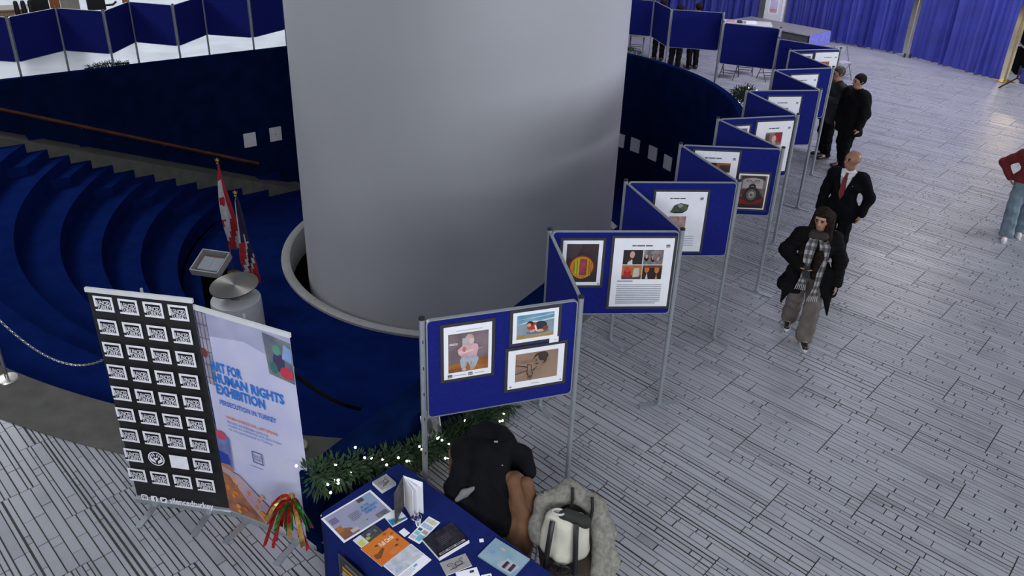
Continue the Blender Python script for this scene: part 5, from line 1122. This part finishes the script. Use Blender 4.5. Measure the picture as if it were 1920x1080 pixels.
# --- bald man in a dark suit with red tie
def suit_wear(t, B, s, hp, h):
    legs(t, M_SUIT, 'trousers', B, s, h, 0.10, 0.080, 0.072, 0.05); shoes(t, B, s, h)
    shirt(t, B, s, h, M_WHITE, 'shirt', 1.0)
    coat(t, B, s, h, M_SUIT, 'jacket', 0.032, 0.80, 0.01, 0, vneck=1.14, collar=False, sleeve=0.98, cuff=0.026)
    n = B['neck']; y0 = -0.155*s
    MB().add([(-0.02, -0.085, 1.475*s), (0.02, -0.085, 1.475*s), (0.028, y0-0.012, 1.40*s), (-0.028, y0-0.012, 1.40*s), (-0.018, -0.10, 1.44*s), (0.018, -0.10, 1.44*s), (0.034, y0-0.03, 1.2*s), (-0.034, y0-0.03, 1.2*s), (0, y0-0.03, 1.12*s), (-0.02, -0.07, 1.47*s), (0.02, -0.07, 1.47*s), (-0.03, y0+0.015, 1.2*s), (0.03, y0+0.015, 1.2*s)],
             [(0, 1, 5, 4), (4, 5, 2, 3), (3, 2, 6, 7), (7, 6, 8), (9, 4, 3, 7, 11), (10, 12, 6, 2, 5)], mat('red_tie', (0.16, 0.012, 0.018), 0.6)).build('tie', None, t)
    for sd in (-1, 1):
        MB().add([(sd*0.02, -0.095, 1.47*s), (sd*0.075, -0.06, 1.49*s), (sd*0.07, -0.125, 1.435*s), (sd*0.022, -0.135, 1.42*s), (sd*0.03, -0.05, 1.455*s)], [(0, 1, 2, 3), (0, 4, 1), (4, 0, 3, 2), (1, 4, 2)], M_WHITE).build('collar', None, t)
        MB().add([(sd*0.085, -0.105, 1.455*s), (sd*0.135, -0.135, 1.36*s), (sd*0.11, -0.175, 1.28*s), (sd*0.012, -0.192, 1.13*s), (sd*0.06, -0.165, 1.30*s)], [(0, 1, 2, 3, 4), (4, 3, 2, 1, 0)], M_SUIT).build('lapel', None, t)
    for q in 'LR':
        w = B['w'+q]; e = B['e'+q]; d = (w-e)/np.linalg.norm(w-e); MB().tube([tuple(w-d*0.012), tuple(w+d*0.022)], 0.042, 12, M_WHITE).build('cuff', None, t)
    MB().lathe([(0, 0.003), (0.008, 0.002), (0.008, 0)], 8, M_CHROME, Matrix.Translation((0.115, -0.155, 1.335*s)) @ Matrix.Rotation(R_(90), 4, 'X')).build('lapel_pin', None, t)
person('bald man in a dark suit and red tie', (4.50, 9.86), -38, 1.76,
       dict(eL=(0.30, 0.10, 1.15), wL=(0.27, -0.03, 0.93), dL=(-0.15, -0.25, -1), eR=(-0.26, 0.05, 1.13), wR=(-0.28, -0.02, 0.88)), [suit_wear], 0.0085, M_SKINB, yaw=-30, nod=-6)

# --- two men in dark coats in front of the panels
def dark_wear(hair, top=None, pack=False, hem=0.72):
    def f(t, B, s, hp, h):
        legs(t, M_BLK, 'trousers', B, s, h, 0.105, 0.082, 0.070, 0.05); shoes(t, B, s, h)
        coat(t, B, s, h, top or M_BLK, 'coat', 0.055 if top is None else 0.035, hem, 0.02, 0, collar=True)
        cap_hair(t, B, s, hp, h, hair, (), -0.06, th=0.012)
        if pack: sdf_obj('hood', [((-0.07, 0.12, 1.42*s), (0.07, 0.12, 1.42*s), 0.08, 0.08), ((-0.10, 0.16, 1.30*s), (0.10, 0.16, 1.30*s), 0.09, 0.09), ((0, 0.17, 1.30*s), (0, 0.16, 0.95*s), 0.13, 0.11)], h, M_BLK, t, k=0.04)
    return f
person('man in dark grey jacket facing the panels, left of the two', (6.06, 14.66), -72, 1.78, dict(eL=(0.25, -0.06, 1.16), wL=(0.12, -0.26, 1.20), dL=(-0.5, -0.6, 0.3), aR=(-0.11, 0.08, 0.085), tR=(-0.13, -0.08, 0.04)), [dark_wear(mat('brown_short_hair', (0.05, 0.028, 0.018), 0.6), mat('dark_grey_jacket', (0.014, 0.016, 0.015), 0.8))], 0.011, M_SKIN, yaw=-10)
person('man in bulky black coat, right of the two by the panels', (6.20, 14.02), -68, 1.80, dict(aL=(0.12, -0.10, 0.085), tL=(0.14, -0.26, 0.04), aR=(-0.10, 0.10, 0.085), tR=(-0.12, -0.06, 0.04), kL=(0.11, -0.08, 0.5)), [dark_wear(M_HAIRD, None, True, 0.70)], 0.011, M_SKIN, yaw=-12)
# --- woman in red jumper at the right picture edge
def red_wear(t, B, s, hp, h):
    legs(t, M_JEAN, 'jeans', B, s, h, 0.108, 0.098, 0.105, 0.05); shoes(t, B, s, h, M_WHITE, M_SOLE)
    coat(t, B, s, h, M_RED, 'jumper', 0.030, 0.97, 0.0, 0, collar=True, sleeve=0.97, cuff=0.022)
    cap_hair(t, B, s, hp, h, M_HAIRD, [((-0.07, 0.09, 0.02), (-0.11, 0.0, -0.20), 0.06, 0.06), ((0.07, 0.09, 0.02), (0.11, 0.0, -0.20), 0.06, 0.06), ((0, 0.10, 0.0), (0, 0.12, -0.22), 0.09, 0.08)], -0.06)
    sdf_obj('scarf', [((-0.08, -0.07, 1.40*s), (0.08, -0.07, 1.40*s), 0.065, 0.065), ((-0.08, -0.05, 1.43*s), (-0.06, 0.08, 1.44*s), 0.06, 0.06), ((0.08, -0.05, 1.43*s), (0.06, 0.08, 1.44*s), 0.06, 0.06), ((-0.03, -0.10, 1.38*s), (-0.05, -0.14, 1.28*s), 0.06, 0.05)], h, M_BLK, t)
person('woman in red jumper and pale jeans at the right picture edge', (7.82, 11.13), -30, 1.68, dict(aR=(-0.08, -0.12, 0.085), tR=(-0.10, -0.27, 0.04), kR=(-0.10, -0.10, 0.51), aL=(0.10, 0.18, 0.12), tL=(0.11, 0.05, 0.045), kL=(0.10, 0.05, 0.51), eR=(-0.40, 0.10, 1.20), wR=(-0.27, -0.06, 1.00), dR=(0.55, -0.2, -0.8), eL=(0.34, 0.06, 1.16), wL=(0.24, -0.10, 0.98), dL=(-0.4, -0.3, -0.8)), [red_wear], 0.0095, M_SKIN)
# --- visitors half hidden behind the far panels
person('person in black seen above and below the panel, right of the pair', (4.86, 21.75), 200, 1.78, {}, [dark_wear(M_HAIRD)], 0.014, M_SKIN)
person('person in grey trousers behind the same panel, left of the pair', (4.33, 21.55), 150, 1.75, {}, [dark_wear(M_HAIRD, mat('grey_brown_coat', (0.02, 0.019, 0.018), 0.8))], 0.014, M_SKIN)
person('person in black beside the edge of the turned panel', (4.05, 22.65), 170, 1.72, {}, [dark_wear(M_HAIRD)], 0.014, M_SKIN)

# ================================================================== chairs with coats beside the table
M_TAN = mat('tan_coat', (0.140, 0.066, 0.030), 0.85, var=0.15, scale=8, bump=0.3, bscale=25)
M_COATN = mat('black_jacket', (0.0055, 0.0055, 0.0075), 0.9, var=0.2, scale=8, bump=0.5, bscale=30, spec=0.12)
def seat_chair(name, label, loc, rotz, seat_m):
    t = thing(name, label, 'chair', loc, R_(rotz))
    MB().prism(rrect(0.44, 0.42, 0.06, 4, -0.22, -0.21), 0.43, 0.47, seat_m).build('seat', None, t)
    MB().prism(rrect(0.44, 0.30, 0.05, 4, -0.22, 0.55), -0.235, -0.205, seat_m, UPRIGHT).build('backrest', None, t)
    for sx in (-0.2, 0.2):
        MB().tube([(sx, -0.19, 0.44), (sx*1.1, -0.22, 0.0)], 0.011, 8, M_CHROME).build('leg', None, t); MB().tube([(sx, 0.20, 0.84), (sx, 0.19, 0.45), (sx*1.1, 0.24, 0.0)], 0.011, 8, M_CHROME).build('leg', None, t)
    return t
# facing -y: backrest at +y
c1 = seat_chair('chair', 'chair almost hidden under the black jacket and tan coat', (-0.10, 4.64, 0), -22, M_BLK)
def wob(seed, amp=0.012):
    r = np.random.RandomState(seed); k = r.uniform(8, 22, (5, 3)); p = r.uniform(0, 6, 5)
    q = r.uniform(-1, 1, (4, 3)); q = q/np.linalg.norm(q, axis=1)[:, None]*r.uniform(26, 48, (4, 1))
    fold = lambda X, Y, Z: sum(amp*0.30*(1-np.abs(np.sin(X*q[i, 0]+Y*q[i, 1]+Z*q[i, 2]*0.5+3*np.sin(X*5+Y*4+i)))) for i in range(4))
    return lambda X, Y, Z: fold(X, Y, Z)+sum(amp*np.sin(X*k[i, 0]+Y*k[i, 1]+Z*k[i, 2]+p[i])/(1+0.5*i) for i in range(5))
t = thing('tan_coat', 'tan coat hanging on the chair under the black jacket', 'coat', (-0.10, 4.72, 0.0), 0)
# along the chair back: direction from left (-0.34,0.05) to right (0.30,-0.18)
sdf_obj('body', [((-0.30, 0.13, 0.82), (-0.30, 0.15, 0.40), 0.055, 0.07), ((0.20, -0.16, 0.82), (0.27, -0.27, 0.50), 0.075, 0.085), ((0.27, -0.27, 0.50), (0.26, -0.33, 0.24), 0.085, 0.075), ((0.20, -0.20, 0.62), (0.17, -0.32, 0.30), 0.06, 0.06), ((-0.26, 0.1, 0.80), (0.18, -0.12, 0.82), 0.06, 0.06)], 0.012, M_TAN, t, k=0.05, disp=wob(3))
sdf_obj('sleeve', [((0.275, -0.20, 0.84), (0.315, -0.26, 0.55), 0.055, 0.05), ((0.315, -0.26, 0.55), (0.30, -0.31, 0.28), 0.048, 0.042)], 0.012, M_TAN, t, k=0.04, disp=wob(4, 0.006))
t = thing('black_jacket', 'black jacket thrown over the chair back beside the table', 'jacket', (-0.10, 4.72, 0.0), 0)
sdf_obj('body', [((-0.22, 0.12, 0.90), (0.10, 0.02, 0.95), 0.10, 0.11), ((-0.08, 0.20, 0.92), (-0.14, 0.28, 0.62), 0.12, 0.10), ((0.08, 0.14, 0.92), (0.10, 0.22, 0.66), 0.11, 0.09), ((-0.20, 0.08, 0.88), (-0.24, -0.10, 0.62), 0.11, 0.12), ((-0.06, -0.02, 0.90), (-0.02, -0.22, 0.58), 0.12, 0.13), ((-0.24, -0.10, 0.62), (-0.10, -0.26, 0.50), 0.11, 0.12), ((0.06, -0.06, 0.86), (0.10, -0.28, 0.46), 0.09, 0.08), ((-0.04, 0.22, 0.95), (0.06, 0.19, 0.96), 0.09, 0.09)], 0.012, M_COATN, t, k=0.06, disp=wob(5, 0.012))
sdf_obj('sleeve', [((0.10, 0.02, 0.96), (0.235, 0.02, 0.93), 0.085, 0.075), ((0.235, 0.02, 0.93), (0.30, -0.07, 0.82), 0.07, 0.055)], 0.012, M_COATN, t, k=0.05, disp=wob(6, 0.01))
sdf_obj('hood', [((-0.12, 0.22, 0.94), (0.02, 0.26, 0.92), 0.085, 0.08)], 0.012, M_COATN, t, k=0.05, disp=wob(9, 0.012))
sdf_obj('lining', [((-0.255, -0.245, 0.70), (-0.195, -0.205, 0.735), 0.022, 0.025), ((-0.195, -0.205, 0.735), (-0.11, -0.20, 0.80), 0.025, 0.018)], 0.008, mat('grey_lining', (0.16, 0.16, 0.17), 0.8), t, k=0.02, disp=wob(7, 0.006))
for x, y, z in ((0.075, -0.115, 0.945), (0.03, 0.03, 1.045)): MB().box((x, y, z), (0.03, 0.012, 0.006), mat('pale_print', (0.4, 0.4, 0.42), 0.6)).build('logo_tab', None, t)
# second chair with plush coat and white backpack
c2 = seat_chair('chair', 'chair holding the grey plush coat and white backpack', (0.50, 4.235, 0), 4, mat('brown_seat', (0.05, 0.035, 0.028), 0.7))
M_PLUSH = mat('grey_plush', (0.225, 0.215, 0.185), 0.98, var=0.25, scale=30, bump=0.9, bscale=90)
t = thing('plush_coat', 'grey plush coat draped over the chair behind the white backpack', 'coat', (0.50, 4.22, 0), 0)
sdf_obj('body', [((-0.20, 0.20, 0.76), (0.00, 0.26, 0.82), 0.075, 0.08), ((0.0, 0.26, 0.82), (0.19, 0.16, 0.78), 0.08, 0.08), ((-0.20, 0.20, 0.76), (-0.23, 0.08, 0.52), 0.08, 0.07), ((0.19, 0.16, 0.78), (0.26, -0.02, 0.56), 0.085, 0.09), ((0.26, -0.02, 0.56), (0.22, -0.22, 0.42), 0.09, 0.08), ((0.0, 0.30, 0.74), (0.0, 0.30, 0.45), 0.08, 0.06)], 0.012, M_PLUSH, t, k=0.05, disp=wob(11, 0.014))
sdf_obj('sleeve', [((0.25, 0.03, 0.66), (0.30, -0.10, 0.50), 0.07, 0.065), ((0.30, -0.10, 0.50), (0.25, -0.26, 0.40), 0.062, 0.055)], 0.012, M_PLUSH, t, k=0.04, disp=wob(12, 0.01))
M_BAG = mat('cream_canvas', (0.55, 0.53, 0.44), 0.8, var=0.08, scale=10, bump=0.3, bscale=12)
t = thing('backpack', 'cream white backpack with black straps on the chair', 'backpack', (0.455, 4.16, 0.47), R_(-8))
sdf_obj('bag_body', [((-0.10, 0.04, 0.10), (-0.09, 0.06, 0.32), 0.09, 0.075), ((0.10, 0.04, 0.10), (0.09, 0.06, 0.32), 0.09, 0.075), ((0, 0.0, 0.10), (0, 0.05, 0.30), 0.11, 0.09)], 0.011, M_BAG, t, k=0.04, disp=wob(13, 0.007))
sdf_obj('opening', [((0.0, 0.05, 0.375), (0.13, 0.05, 0.345), 0.05, 0.05), ((-0.04, 0.04, 0.38), (0.12, 0.03, 0.36), 0.035, 0.03)], 0.010, mat('olive_lining', (0.018, 0.02, 0.016), 0.8), t, k=0.03, disp=wob(14, 0.006))
for sx, nm in ((-0.095, 'strap'), (0.075, 'strap')):
    MB().tube([(sx, -0.02, 0.38), (sx*1.05, -0.075, 0.33), (sx*1.15, -0.115, 0.22), (sx*1.25, -0.135, 0.10), (sx*1.2, -0.13, 0.02)], 0.020, 8, M_CAP).build(nm, None, t, smooth=True)
for k in range(2): MB().tube([(-0.02+0.035*math.cos(a)*1.0+0.08*k-0.03, -0.145-0.01*k, 0.07+0.035*math.sin(a)) for a in [2*PI*i/14 for i in range(15)]], 0.008, 6, M_CAP).build('strap_loop', None, t, smooth=True)
for x, z in ((0.10, 0.10), (0.085, 0.045)): MB().lathe([(0, 0.006), (0.014, 0.004), (0.016, 0)], 14, M_CAP, Matrix.Translation((x, -0.135, z)) @ Matrix.Rotation(R_(90), 4, 'X')).build('button', None, t, smooth=True)
MB().tube([(-0.06+0.045*math.cos(a), 0.04+0.028*math.sin(a), 0.415) for a in [2*PI*i/16 for i in range(17)]], 0.008, 6, mat('pale_rim', (0.5, 0.5, 0.48), 0.6), caps=False).build('top_ring', None, t, smooth=True)
for x, y in ((0.02, 0.20), (0.17, 0.13)): MB().tube([(x, y-0.02, 0.30), (x+0.01, y+0.0, 0.40), (x+0.0, y+0.06, 0.455)], 0.014, 6, M_CAP).build('strap', None, t, smooth=True)

# ================================================================== far end of the hall
def drape(label, P, h, folds, seed):
    rr = random.Random(seed); P = [Vector((*p, 0)) for p in P]; L = [0]
    for i in range(len(P)-1): L.append(L[-1]+(P[i+1]-P[i]).length)
    t = thing('curtain', label, 'curtain', P[0]); n = int(folds*8); vs = []; fs = []; ph = [rr.random()*6.28 for _ in range(6)]
    for i in range(n+1):
        s = L[-1]*i/n; k = max(j for j in range(len(P)-1) if L[j] <= s+1e-9); f = (s-L[k])/(L[k+1]-L[k]); p = P[k].lerp(P[k+1], f); d = (P[k+1]-P[k]).normalized(); nn = Vector((d.y, -d.x, 0))
        u = s/L[-1]*folds*2*PI; a = 0.105*math.sin(u+0.9*math.sin(u*0.37+ph[0]))*(0.7+0.5*math.sin(u*0.23+ph[1]))+0.03*math.sin(u*1.9+ph[2])
        for z, m_ in ((0.03, 1.0), (0.5, 0.95), (1.2, 0.85), (2.2, 0.7), (h, 0.55)):
            q = p+nn*a*m_+d*0.02*math.sin(u*0.5+z*2); vs.append(tuple(q-P[0]+Vector((0, 0, z))))
    for i in range(n):
        for k in range(4): b = i*5+k; fs.append((b, b+5, b+6, b+1))
    MB().add(vs, fs, M_DRAPE).build('drape', None, t, smooth=True)
    MB().tube([tuple(p-P[0]+Vector((0, 0, h+0.02))) for p in P], 0.022, 8, M_ALU).build('rail', None, t)
    return t
drape('blue drape at the far right, right of the gap between drapes', [(13.33, 21.55), (12.72, 22.95), (12.16, 24.30)], 3.2, 12, 3)
drape('blue drape behind the stage, left of the gap between drapes', [(11.98, 24.62), (11.3, 25.35), (10.5, 26.15), (9.55, 27.55), (9.35, 27.95)], 3.2, 18, 4)
drape('blue drape far behind the panels, left of the white pillar', [(8.55, 28.6), (7.2, 29.9), (5.6, 31.0), (3.6, 32.0), (2.0, 32.6)], 3.2, 24, 5)
t = thing('drape_stand', 'metal drape stand foot at the gap between the far drapes', 'stand', (12.06, 24.42, 0)); MB().tube([(0, 0, 0.01), (0, 0, 3.2)], 0.022, 8, M_ALU).build('pole', None, t); MB().box((0, 0, 0.008), (0.4, 0.4, 0.012), M_ALU).build('base_plate', None, t); MB().lathe([(0.03, 0.0), (0.03, 0.12), (0, 0.13)], 10, M_CAP, Matrix.Translation((-0.15, -0.22, 0))).build('caster', None, t); MB().lathe([(0.03, 0.0), (0.03, 0.12), (0, 0.13)], 10, M_CAP, Matrix.Translation((-0.02, -0.3, 0))).build('caster', None, t)
t = thing('drape_stand', 'gold-edged stand closing the right end of the far drapes', 'stand', (13.50, 21.52, 0)); MB().tube([(0, 0, 0.01), (0, 0, 3.2)], 0.025, 8, M_BRASS).build('pole', None, t); MB().box((0, 0, 0.008), (0.4, 0.4, 0.012), M_BRASS).build('base_plate', None, t)
t = thing('poster_pillar', 'white pillar with a small framed poster between far drapes', 'pillar', (8.98, 28.30, 0), R_(-28)); MB().box((0, 0.1, 1.6), (0.66, 0.30, 3.2), M_WHITE).build('pillar_body', None, t); MB().box((0.30, -0.06, 1.6), (0.09, 0.05, 3.2), mat('bright_edge', (0.85, 0.85, 0.9), 0.4)).build('edge_strip', None, t)
MB().prism([(-0.19, 0.52), (0.13, 0.52), (0.13, 1.02), (-0.19, 1.02)], 0.0505, 0.06, M_PAPER, UPRIGHT).build('frame', None, t); a = Art(0.26, 0.44, 0.001); a.rect(0, 0, 1, 1, inkn(190, 180, 206, 206, 196, 214, 8)); a.rect(0.05, 0.04, 0.95, 0.3, inkn(176, 110, 110, 200, 170, 160, 14)); art_obj(a, 'print', t, Matrix.Translation((-0.16, 0, 0.55)) @ UPRIGHT @ Matrix.Translation((0, 0, 0.061)))
t = thing('stage', 'low grey stage platform with pale blue skirt in front of drapes', 'stage', (10.22, 25.95, 0), R_(131)); MB().box((1.5, 0.75, 0.41), (3.0, 1.3, 0.04), mat('stage_grey', (0.26, 0.25, 0.28), 0.6)).build('deck', None, t); MB().box((1.5, 0.75, 0.20), (2.9, 1.2, 0.38), mat('stage_core', (0.05, 0.05, 0.06), 0.8)).build('frame', None, t)
sk = MB(); vs = []; fs = []; n = 60
for i in range(n+1):
    q = (-0.02, 0.1+1.3*i/n); vs += [(q[0]-0.012*math.sin(i*1.4), q[1], 0.43), (q[0]-0.03*math.sin(i*1.4)-0.01, q[1], 0.01)]
for i in range(n): fs.append((2*i, 2*i+2, 2*i+3, 2*i+1))
sk.add(vs, fs, mat('pale_blue_skirt', (0.20, 0.21, 0.62), 0.6)).build('skirt', None, t, smooth=True)
# folding chairs
M_CHAIRG = mat('grey_chair_frame', (0.05, 0.045, 0.04), 0.5, metal=0.4); M_SEATB = mat('beige_chair_seat', (0.25, 0.22, 0.20), 0.6)
def folding(loc, rz, label, m_seat=M_SEATB, fm=M_CHAIRG):
    t = thing('folding_chair', label, 'chair', (*loc, 0), R_(rz), 'folding chairs at the far end')
    MB().prism(rrect(0.40, 0.38, 0.05, 4, -0.20, -0.19), 0.44, 0.465, m_seat).build('seat', None, t); MB().prism(rrect(0.40, 0.24, 0.06, 4, -0.20, 0.60), -0.20, -0.18, m_seat, UPRIGHT).build('backrest', None, t)
    for sx in (-0.21, 0.21):
        MB().tube([(sx, 0.19, 0.84), (sx, 0.0, 0.45), (sx, -0.24, 0.0)], 0.012, 6, fm).build('leg', None, t); MB().tube([(sx*0.9, -0.15, 0.45), (sx*0.9, 0.26, 0.0)], 0.012, 6, fm).build('leg', None, t)
    MB().tube([(-0.21, -0.16, 0.15), (0.21, -0.16, 0.15)], 0.009, 6, fm).build('stretcher', None, t); MB().tube([(-0.19, 0.13, 0.15), (0.19, 0.13, 0.15)], 0.009, 6, fm).build('stretcher', None, t)
for loc, rz, lab in (((5.70, 20.90), 150, 'folding chair legs under the dark panel back, left one'), ((6.25, 21.35), 170, 'folding chair legs under the dark panel back, middle one'), ((6.74, 20.80), 190, 'folding chair under the dark panel back, right one with seat visible'),
                     ((3.60, 23.9), 175, 'folding chair with seat visible at the right edge of column'), ((5.0, 24.0), 160, 'folding chair legs behind the dark trouser legs'), ((8.80, 21.2), 20, 'pale folding chair standing alone above the two men')): folding(loc, rz, lab, *((mat('pale_grey_chair', (0.34, 0.34, 0.37), 0.5), M_CHROME) if 'alone' in lab else ()))
t = thing('side_table', 'long table with papers behind the far dark panel', 'table', (7.1, 25.0, 0), R_(-12)); MB().box((0, 0.1, 0.73), (1.6, 0.7, 0.03), M_WHITE).build('tabletop', None, t)
for sx in (-0.7, 0.7):
    for sy in (-0.2, 0.4): MB().tube([(sx, sy, 0), (sx, sy, 0.72)], 0.015, 6, M_CHAIRG).build('leg', None, t)
for k, (x, y, w, c, lab) in enumerate(((-0.45, 0.0, 0.22, (190, 150, 150), 'pink paper stack on the far table'), (-0.18, -0.05, 0.14, (60, 50, 60), 'dark small object on the far table'), (0.15, 0.0, 0.36, (225, 225, 232), 'white paper stack on the far table'))):
    q = Matrix.Rotation(R_(-12), 4, 'Z') @ Vector((x, y, 0)); t = thing('paper_stack', lab, 'papers', (7.1+q.x, 25.0+q.y, 0.746), R_(-12+9*k)); MB().prism(rrect(w, 0.2, 0.01, 2, -w/2, -0.1), 0, 0.05, I(*c)).build('sheets', None, t); MB().prism(rrect(w*0.9, 0.18, 0.01, 2, -w*0.45, -0.09), 0.051, 0.06, I(*[min(255, int(v*1.08)) for v in c])).build('top_sheet', None, t)
# things at the far right edge
t = thing('dark_cabinet', 'black equipment stack with pale shelf at the right edge', 'equipment', (14.75, 22.2, 0), R_(-20)); MB().box((0, 0.3, 0.35), (1.0, 0.6, 0.7), M_BLACK).build('case', None, t); MB().box((0, 0.3, 0.78), (1.0, 0.62, 0.05), mat('pale_shelf', (0.30, 0.36, 0.34), 0.5)).build('shelf', None, t); MB().box((0, 0.3, 1.02), (0.98, 0.58, 0.40), M_BLACK).build('upper_case', None, t); MB().box((0, 0.3, 1.32), (1.0, 0.6, 0.18), M_WHITE).build('white_box', None, t); MB().box((0.1, 0.28, 1.5), (0.5, 0.4, 0.16), mat('yellow_bin', (0.55, 0.45, 0.05), 0.5)).build('yellow_top', None, t)
t = thing('blue_bin', 'small blue tub at the right picture edge', 'tub', (13.98, 21.35, 0)); MB().lathe([(0, 0.02), (0.15, 0.02), (0.19, 0.36), (0.20, 0.36), (0.20, 0.38), (0.18, 0.38), (0.16, 0.05)], 24, mat('tub_blue', (0.03, 0.035, 0.28), 0.5)).build('tub', None, t, smooth=True); MB().tube([(-0.19, 0, 0.34), (-0.12, -0.16, 0.30), (0.12, -0.16, 0.30), (0.19, 0, 0.34)], 0.008, 6, M_CAP).build('handle', None, t)
t = thing('light_stand', 'black stand leg reaching out past the blue tub', 'stand', (13.45, 20.98, 0)); MB().tube([(-0.55, -0.28, 0.02), (0.05, 0.02, 0.22)], 0.02, 8, M_CAP).build('leg', None, t); MB().tube([(0.05, 0.02, 0.22), (0.5, -0.1, 0.02)], 0.02, 8, M_CAP).build('leg', None, t); MB().tube([(0.05, 0.02, 0.20), (0.05, 0.02, 0.55)], 0.025, 8, M_CAP).build('pole', None, t)
# things at the far left, above the panels
M_DESK = mat('tan_desk', (0.42, 0.27, 0.15), 0.5)
t = thing('desk', 'tan wooden desk at the top left corner', 'desk', (-15.6, 23.3, 0), R_(30)); MB().box((0, 0, 0.72), (2.0, 0.9, 0.04), M_DESK).build('desktop', None, t); MB().box((0, -0.40, 0.36), (1.9, 0.04, 0.68), M_DESK).build('front_panel', None, t)
for sx in (-0.95, 0.95): MB().box((sx, 0, 0.35), (0.04, 0.8, 0.70), M_DESK).build('side_panel', None, t)
t = thing('office_chair', 'black office chair in front of the tan desk', 'chair', (-14.15, 22.75, 0), R_(40)); sdf_obj('seat', [((-0.2, 0, 0.50), (0.2, 0, 0.50), 0.09, 0.09), ((-0.2, 0.2, 0.5), (0.2, 0.2, 0.5), 0.09, 0.09)], 0.02, M_CAP, t); sdf_obj('backrest', [((-0.18, 0.28, 0.65), (-0.18, 0.32, 1.0), 0.07, 0.06), ((0.18, 0.28, 0.65), (0.18, 0.32, 1.0), 0.07, 0.06), ((0, 0.28, 0.65), (0, 0.32, 1.0), 0.07, 0.06)], 0.02, M_CAP, t)
for s_ in (-1, 1): MB().tube([(0.26*s_, 0.2, 0.5), (0.29*s_, 0.15, 0.7), (0.29*s_, -0.12, 0.7)], 0.02, 6, M_CAP).build('armrest', None, t)
MB().tube([(0, 0.1, 0.08), (0, 0.1, 0.45)], 0.03, 8, M_CAP).build('column', None, t)
for k in range(5): a_ = k*2*PI/5; MB().tube([(0, 0.1, 0.1), (0.3*math.cos(a_), 0.1+0.3*math.sin(a_), 0.05)], 0.02, 6, M_CAP).build('base_arm', None, t)
M_ORG = mat('orange_panel', (0.52, 0.17, 0.04), 0.5); M_BEI = mat('beige_panel', (0.52, 0.48, 0.40), 0.6)
t = thing('orange_kiosk', 'orange and beige kiosk behind the dark panels, top left', 'kiosk', (-15.35, 26.3, 0), R_(30)); MB().box((0, 0.2, 0.9), (0.30, 0.3, 1.8), M_ORG).build('orange_side', None, t); MB().box((0.44, 0.2, 0.9), (0.56, 0.3, 1.8), M_BEI).build('beige_front', None, t); MB().box((-0.45, 0.2, 0.8), (0.55, 0.3, 1.6), M_CAP).build('black_side', None, t)
t = thing('trolley', 'black trolley beside the beige kiosk, top left', 'trolley', (-14.30, 26.9, 0), R_(30)); MB().box((0, 0, 0.62), (0.55, 0.5, 0.9), M_CAP).build('body', None, t); MB().tube([(0.2, -0.2, 0.3), (0.5, -0.25, 0.32), (0.62, -0.25, 0.42)], 0.035, 8, M_CAP).build('handle', None, t)
for sx in (-0.2, 0.2):
    for sy in (-0.18, 0.18): MB().lathe([(0.0, -0.02), (0.07, -0.02), (0.07, 0.02), (0, 0.02)], 14, M_CAP, Matrix.Translation((sx, sy, 0.08)) @ Matrix.Rotation(R_(90), 4, 'X')).build('wheel', None, t)
t = thing('orange_sign', 'slim orange sign post at the upper left', 'sign', (-13.45, 27.2, 0), R_(30)); MB().box((0, 0, 0.9), (0.16, 0.10, 1.3), M_ORG).build('panel', None, t); MB().box((0, 0, 0.12), (0.05, 0.05, 0.24), M_CAP).build('post', None, t); MB().box((0, 0, 0.01), (0.3, 0.3, 0.02), M_CAP).build('foot', None, t)
# ceiling lamps whose reflections lie on the polished floor
def lamp(x, y, z, r, power, col, label):
    t = thing('ceiling_lamp', label, 'lamp', (x, y, z)); MB().tube([(0, 0, 0.18), (0, 0, 9.5-z)], 0.012, 6, M_CAP).build('rod', None, t); MB().lathe([(r+0.03, 0.0), (r+0.03, 0.16), (0, 0.18)], 20, M_CAP).build('housing', None, t, smooth=True)
    MB().lathe([(0, 0.03), (r, 0.03)], 20, mat('lamp_glow_%s' % label[:6], col, 0.5, emit=power)).build('diffuser', None, t)
lamp(12.6, 24.0, 7.0, 0.22, 260, (1.0, 0.97, 0.93), 'round lamp hanging above the far drapes, left one'); lamp(13.75, 23.45, 7.0, 0.22, 320, (1.0, 0.97, 0.95), 'round lamp hanging above the far drapes, right one')
lamp(20.0, 31.0, 4.3, 0.40, 120, (1.0, 0.78, 0.42), 'warm amber lamp far beyond the drapes')
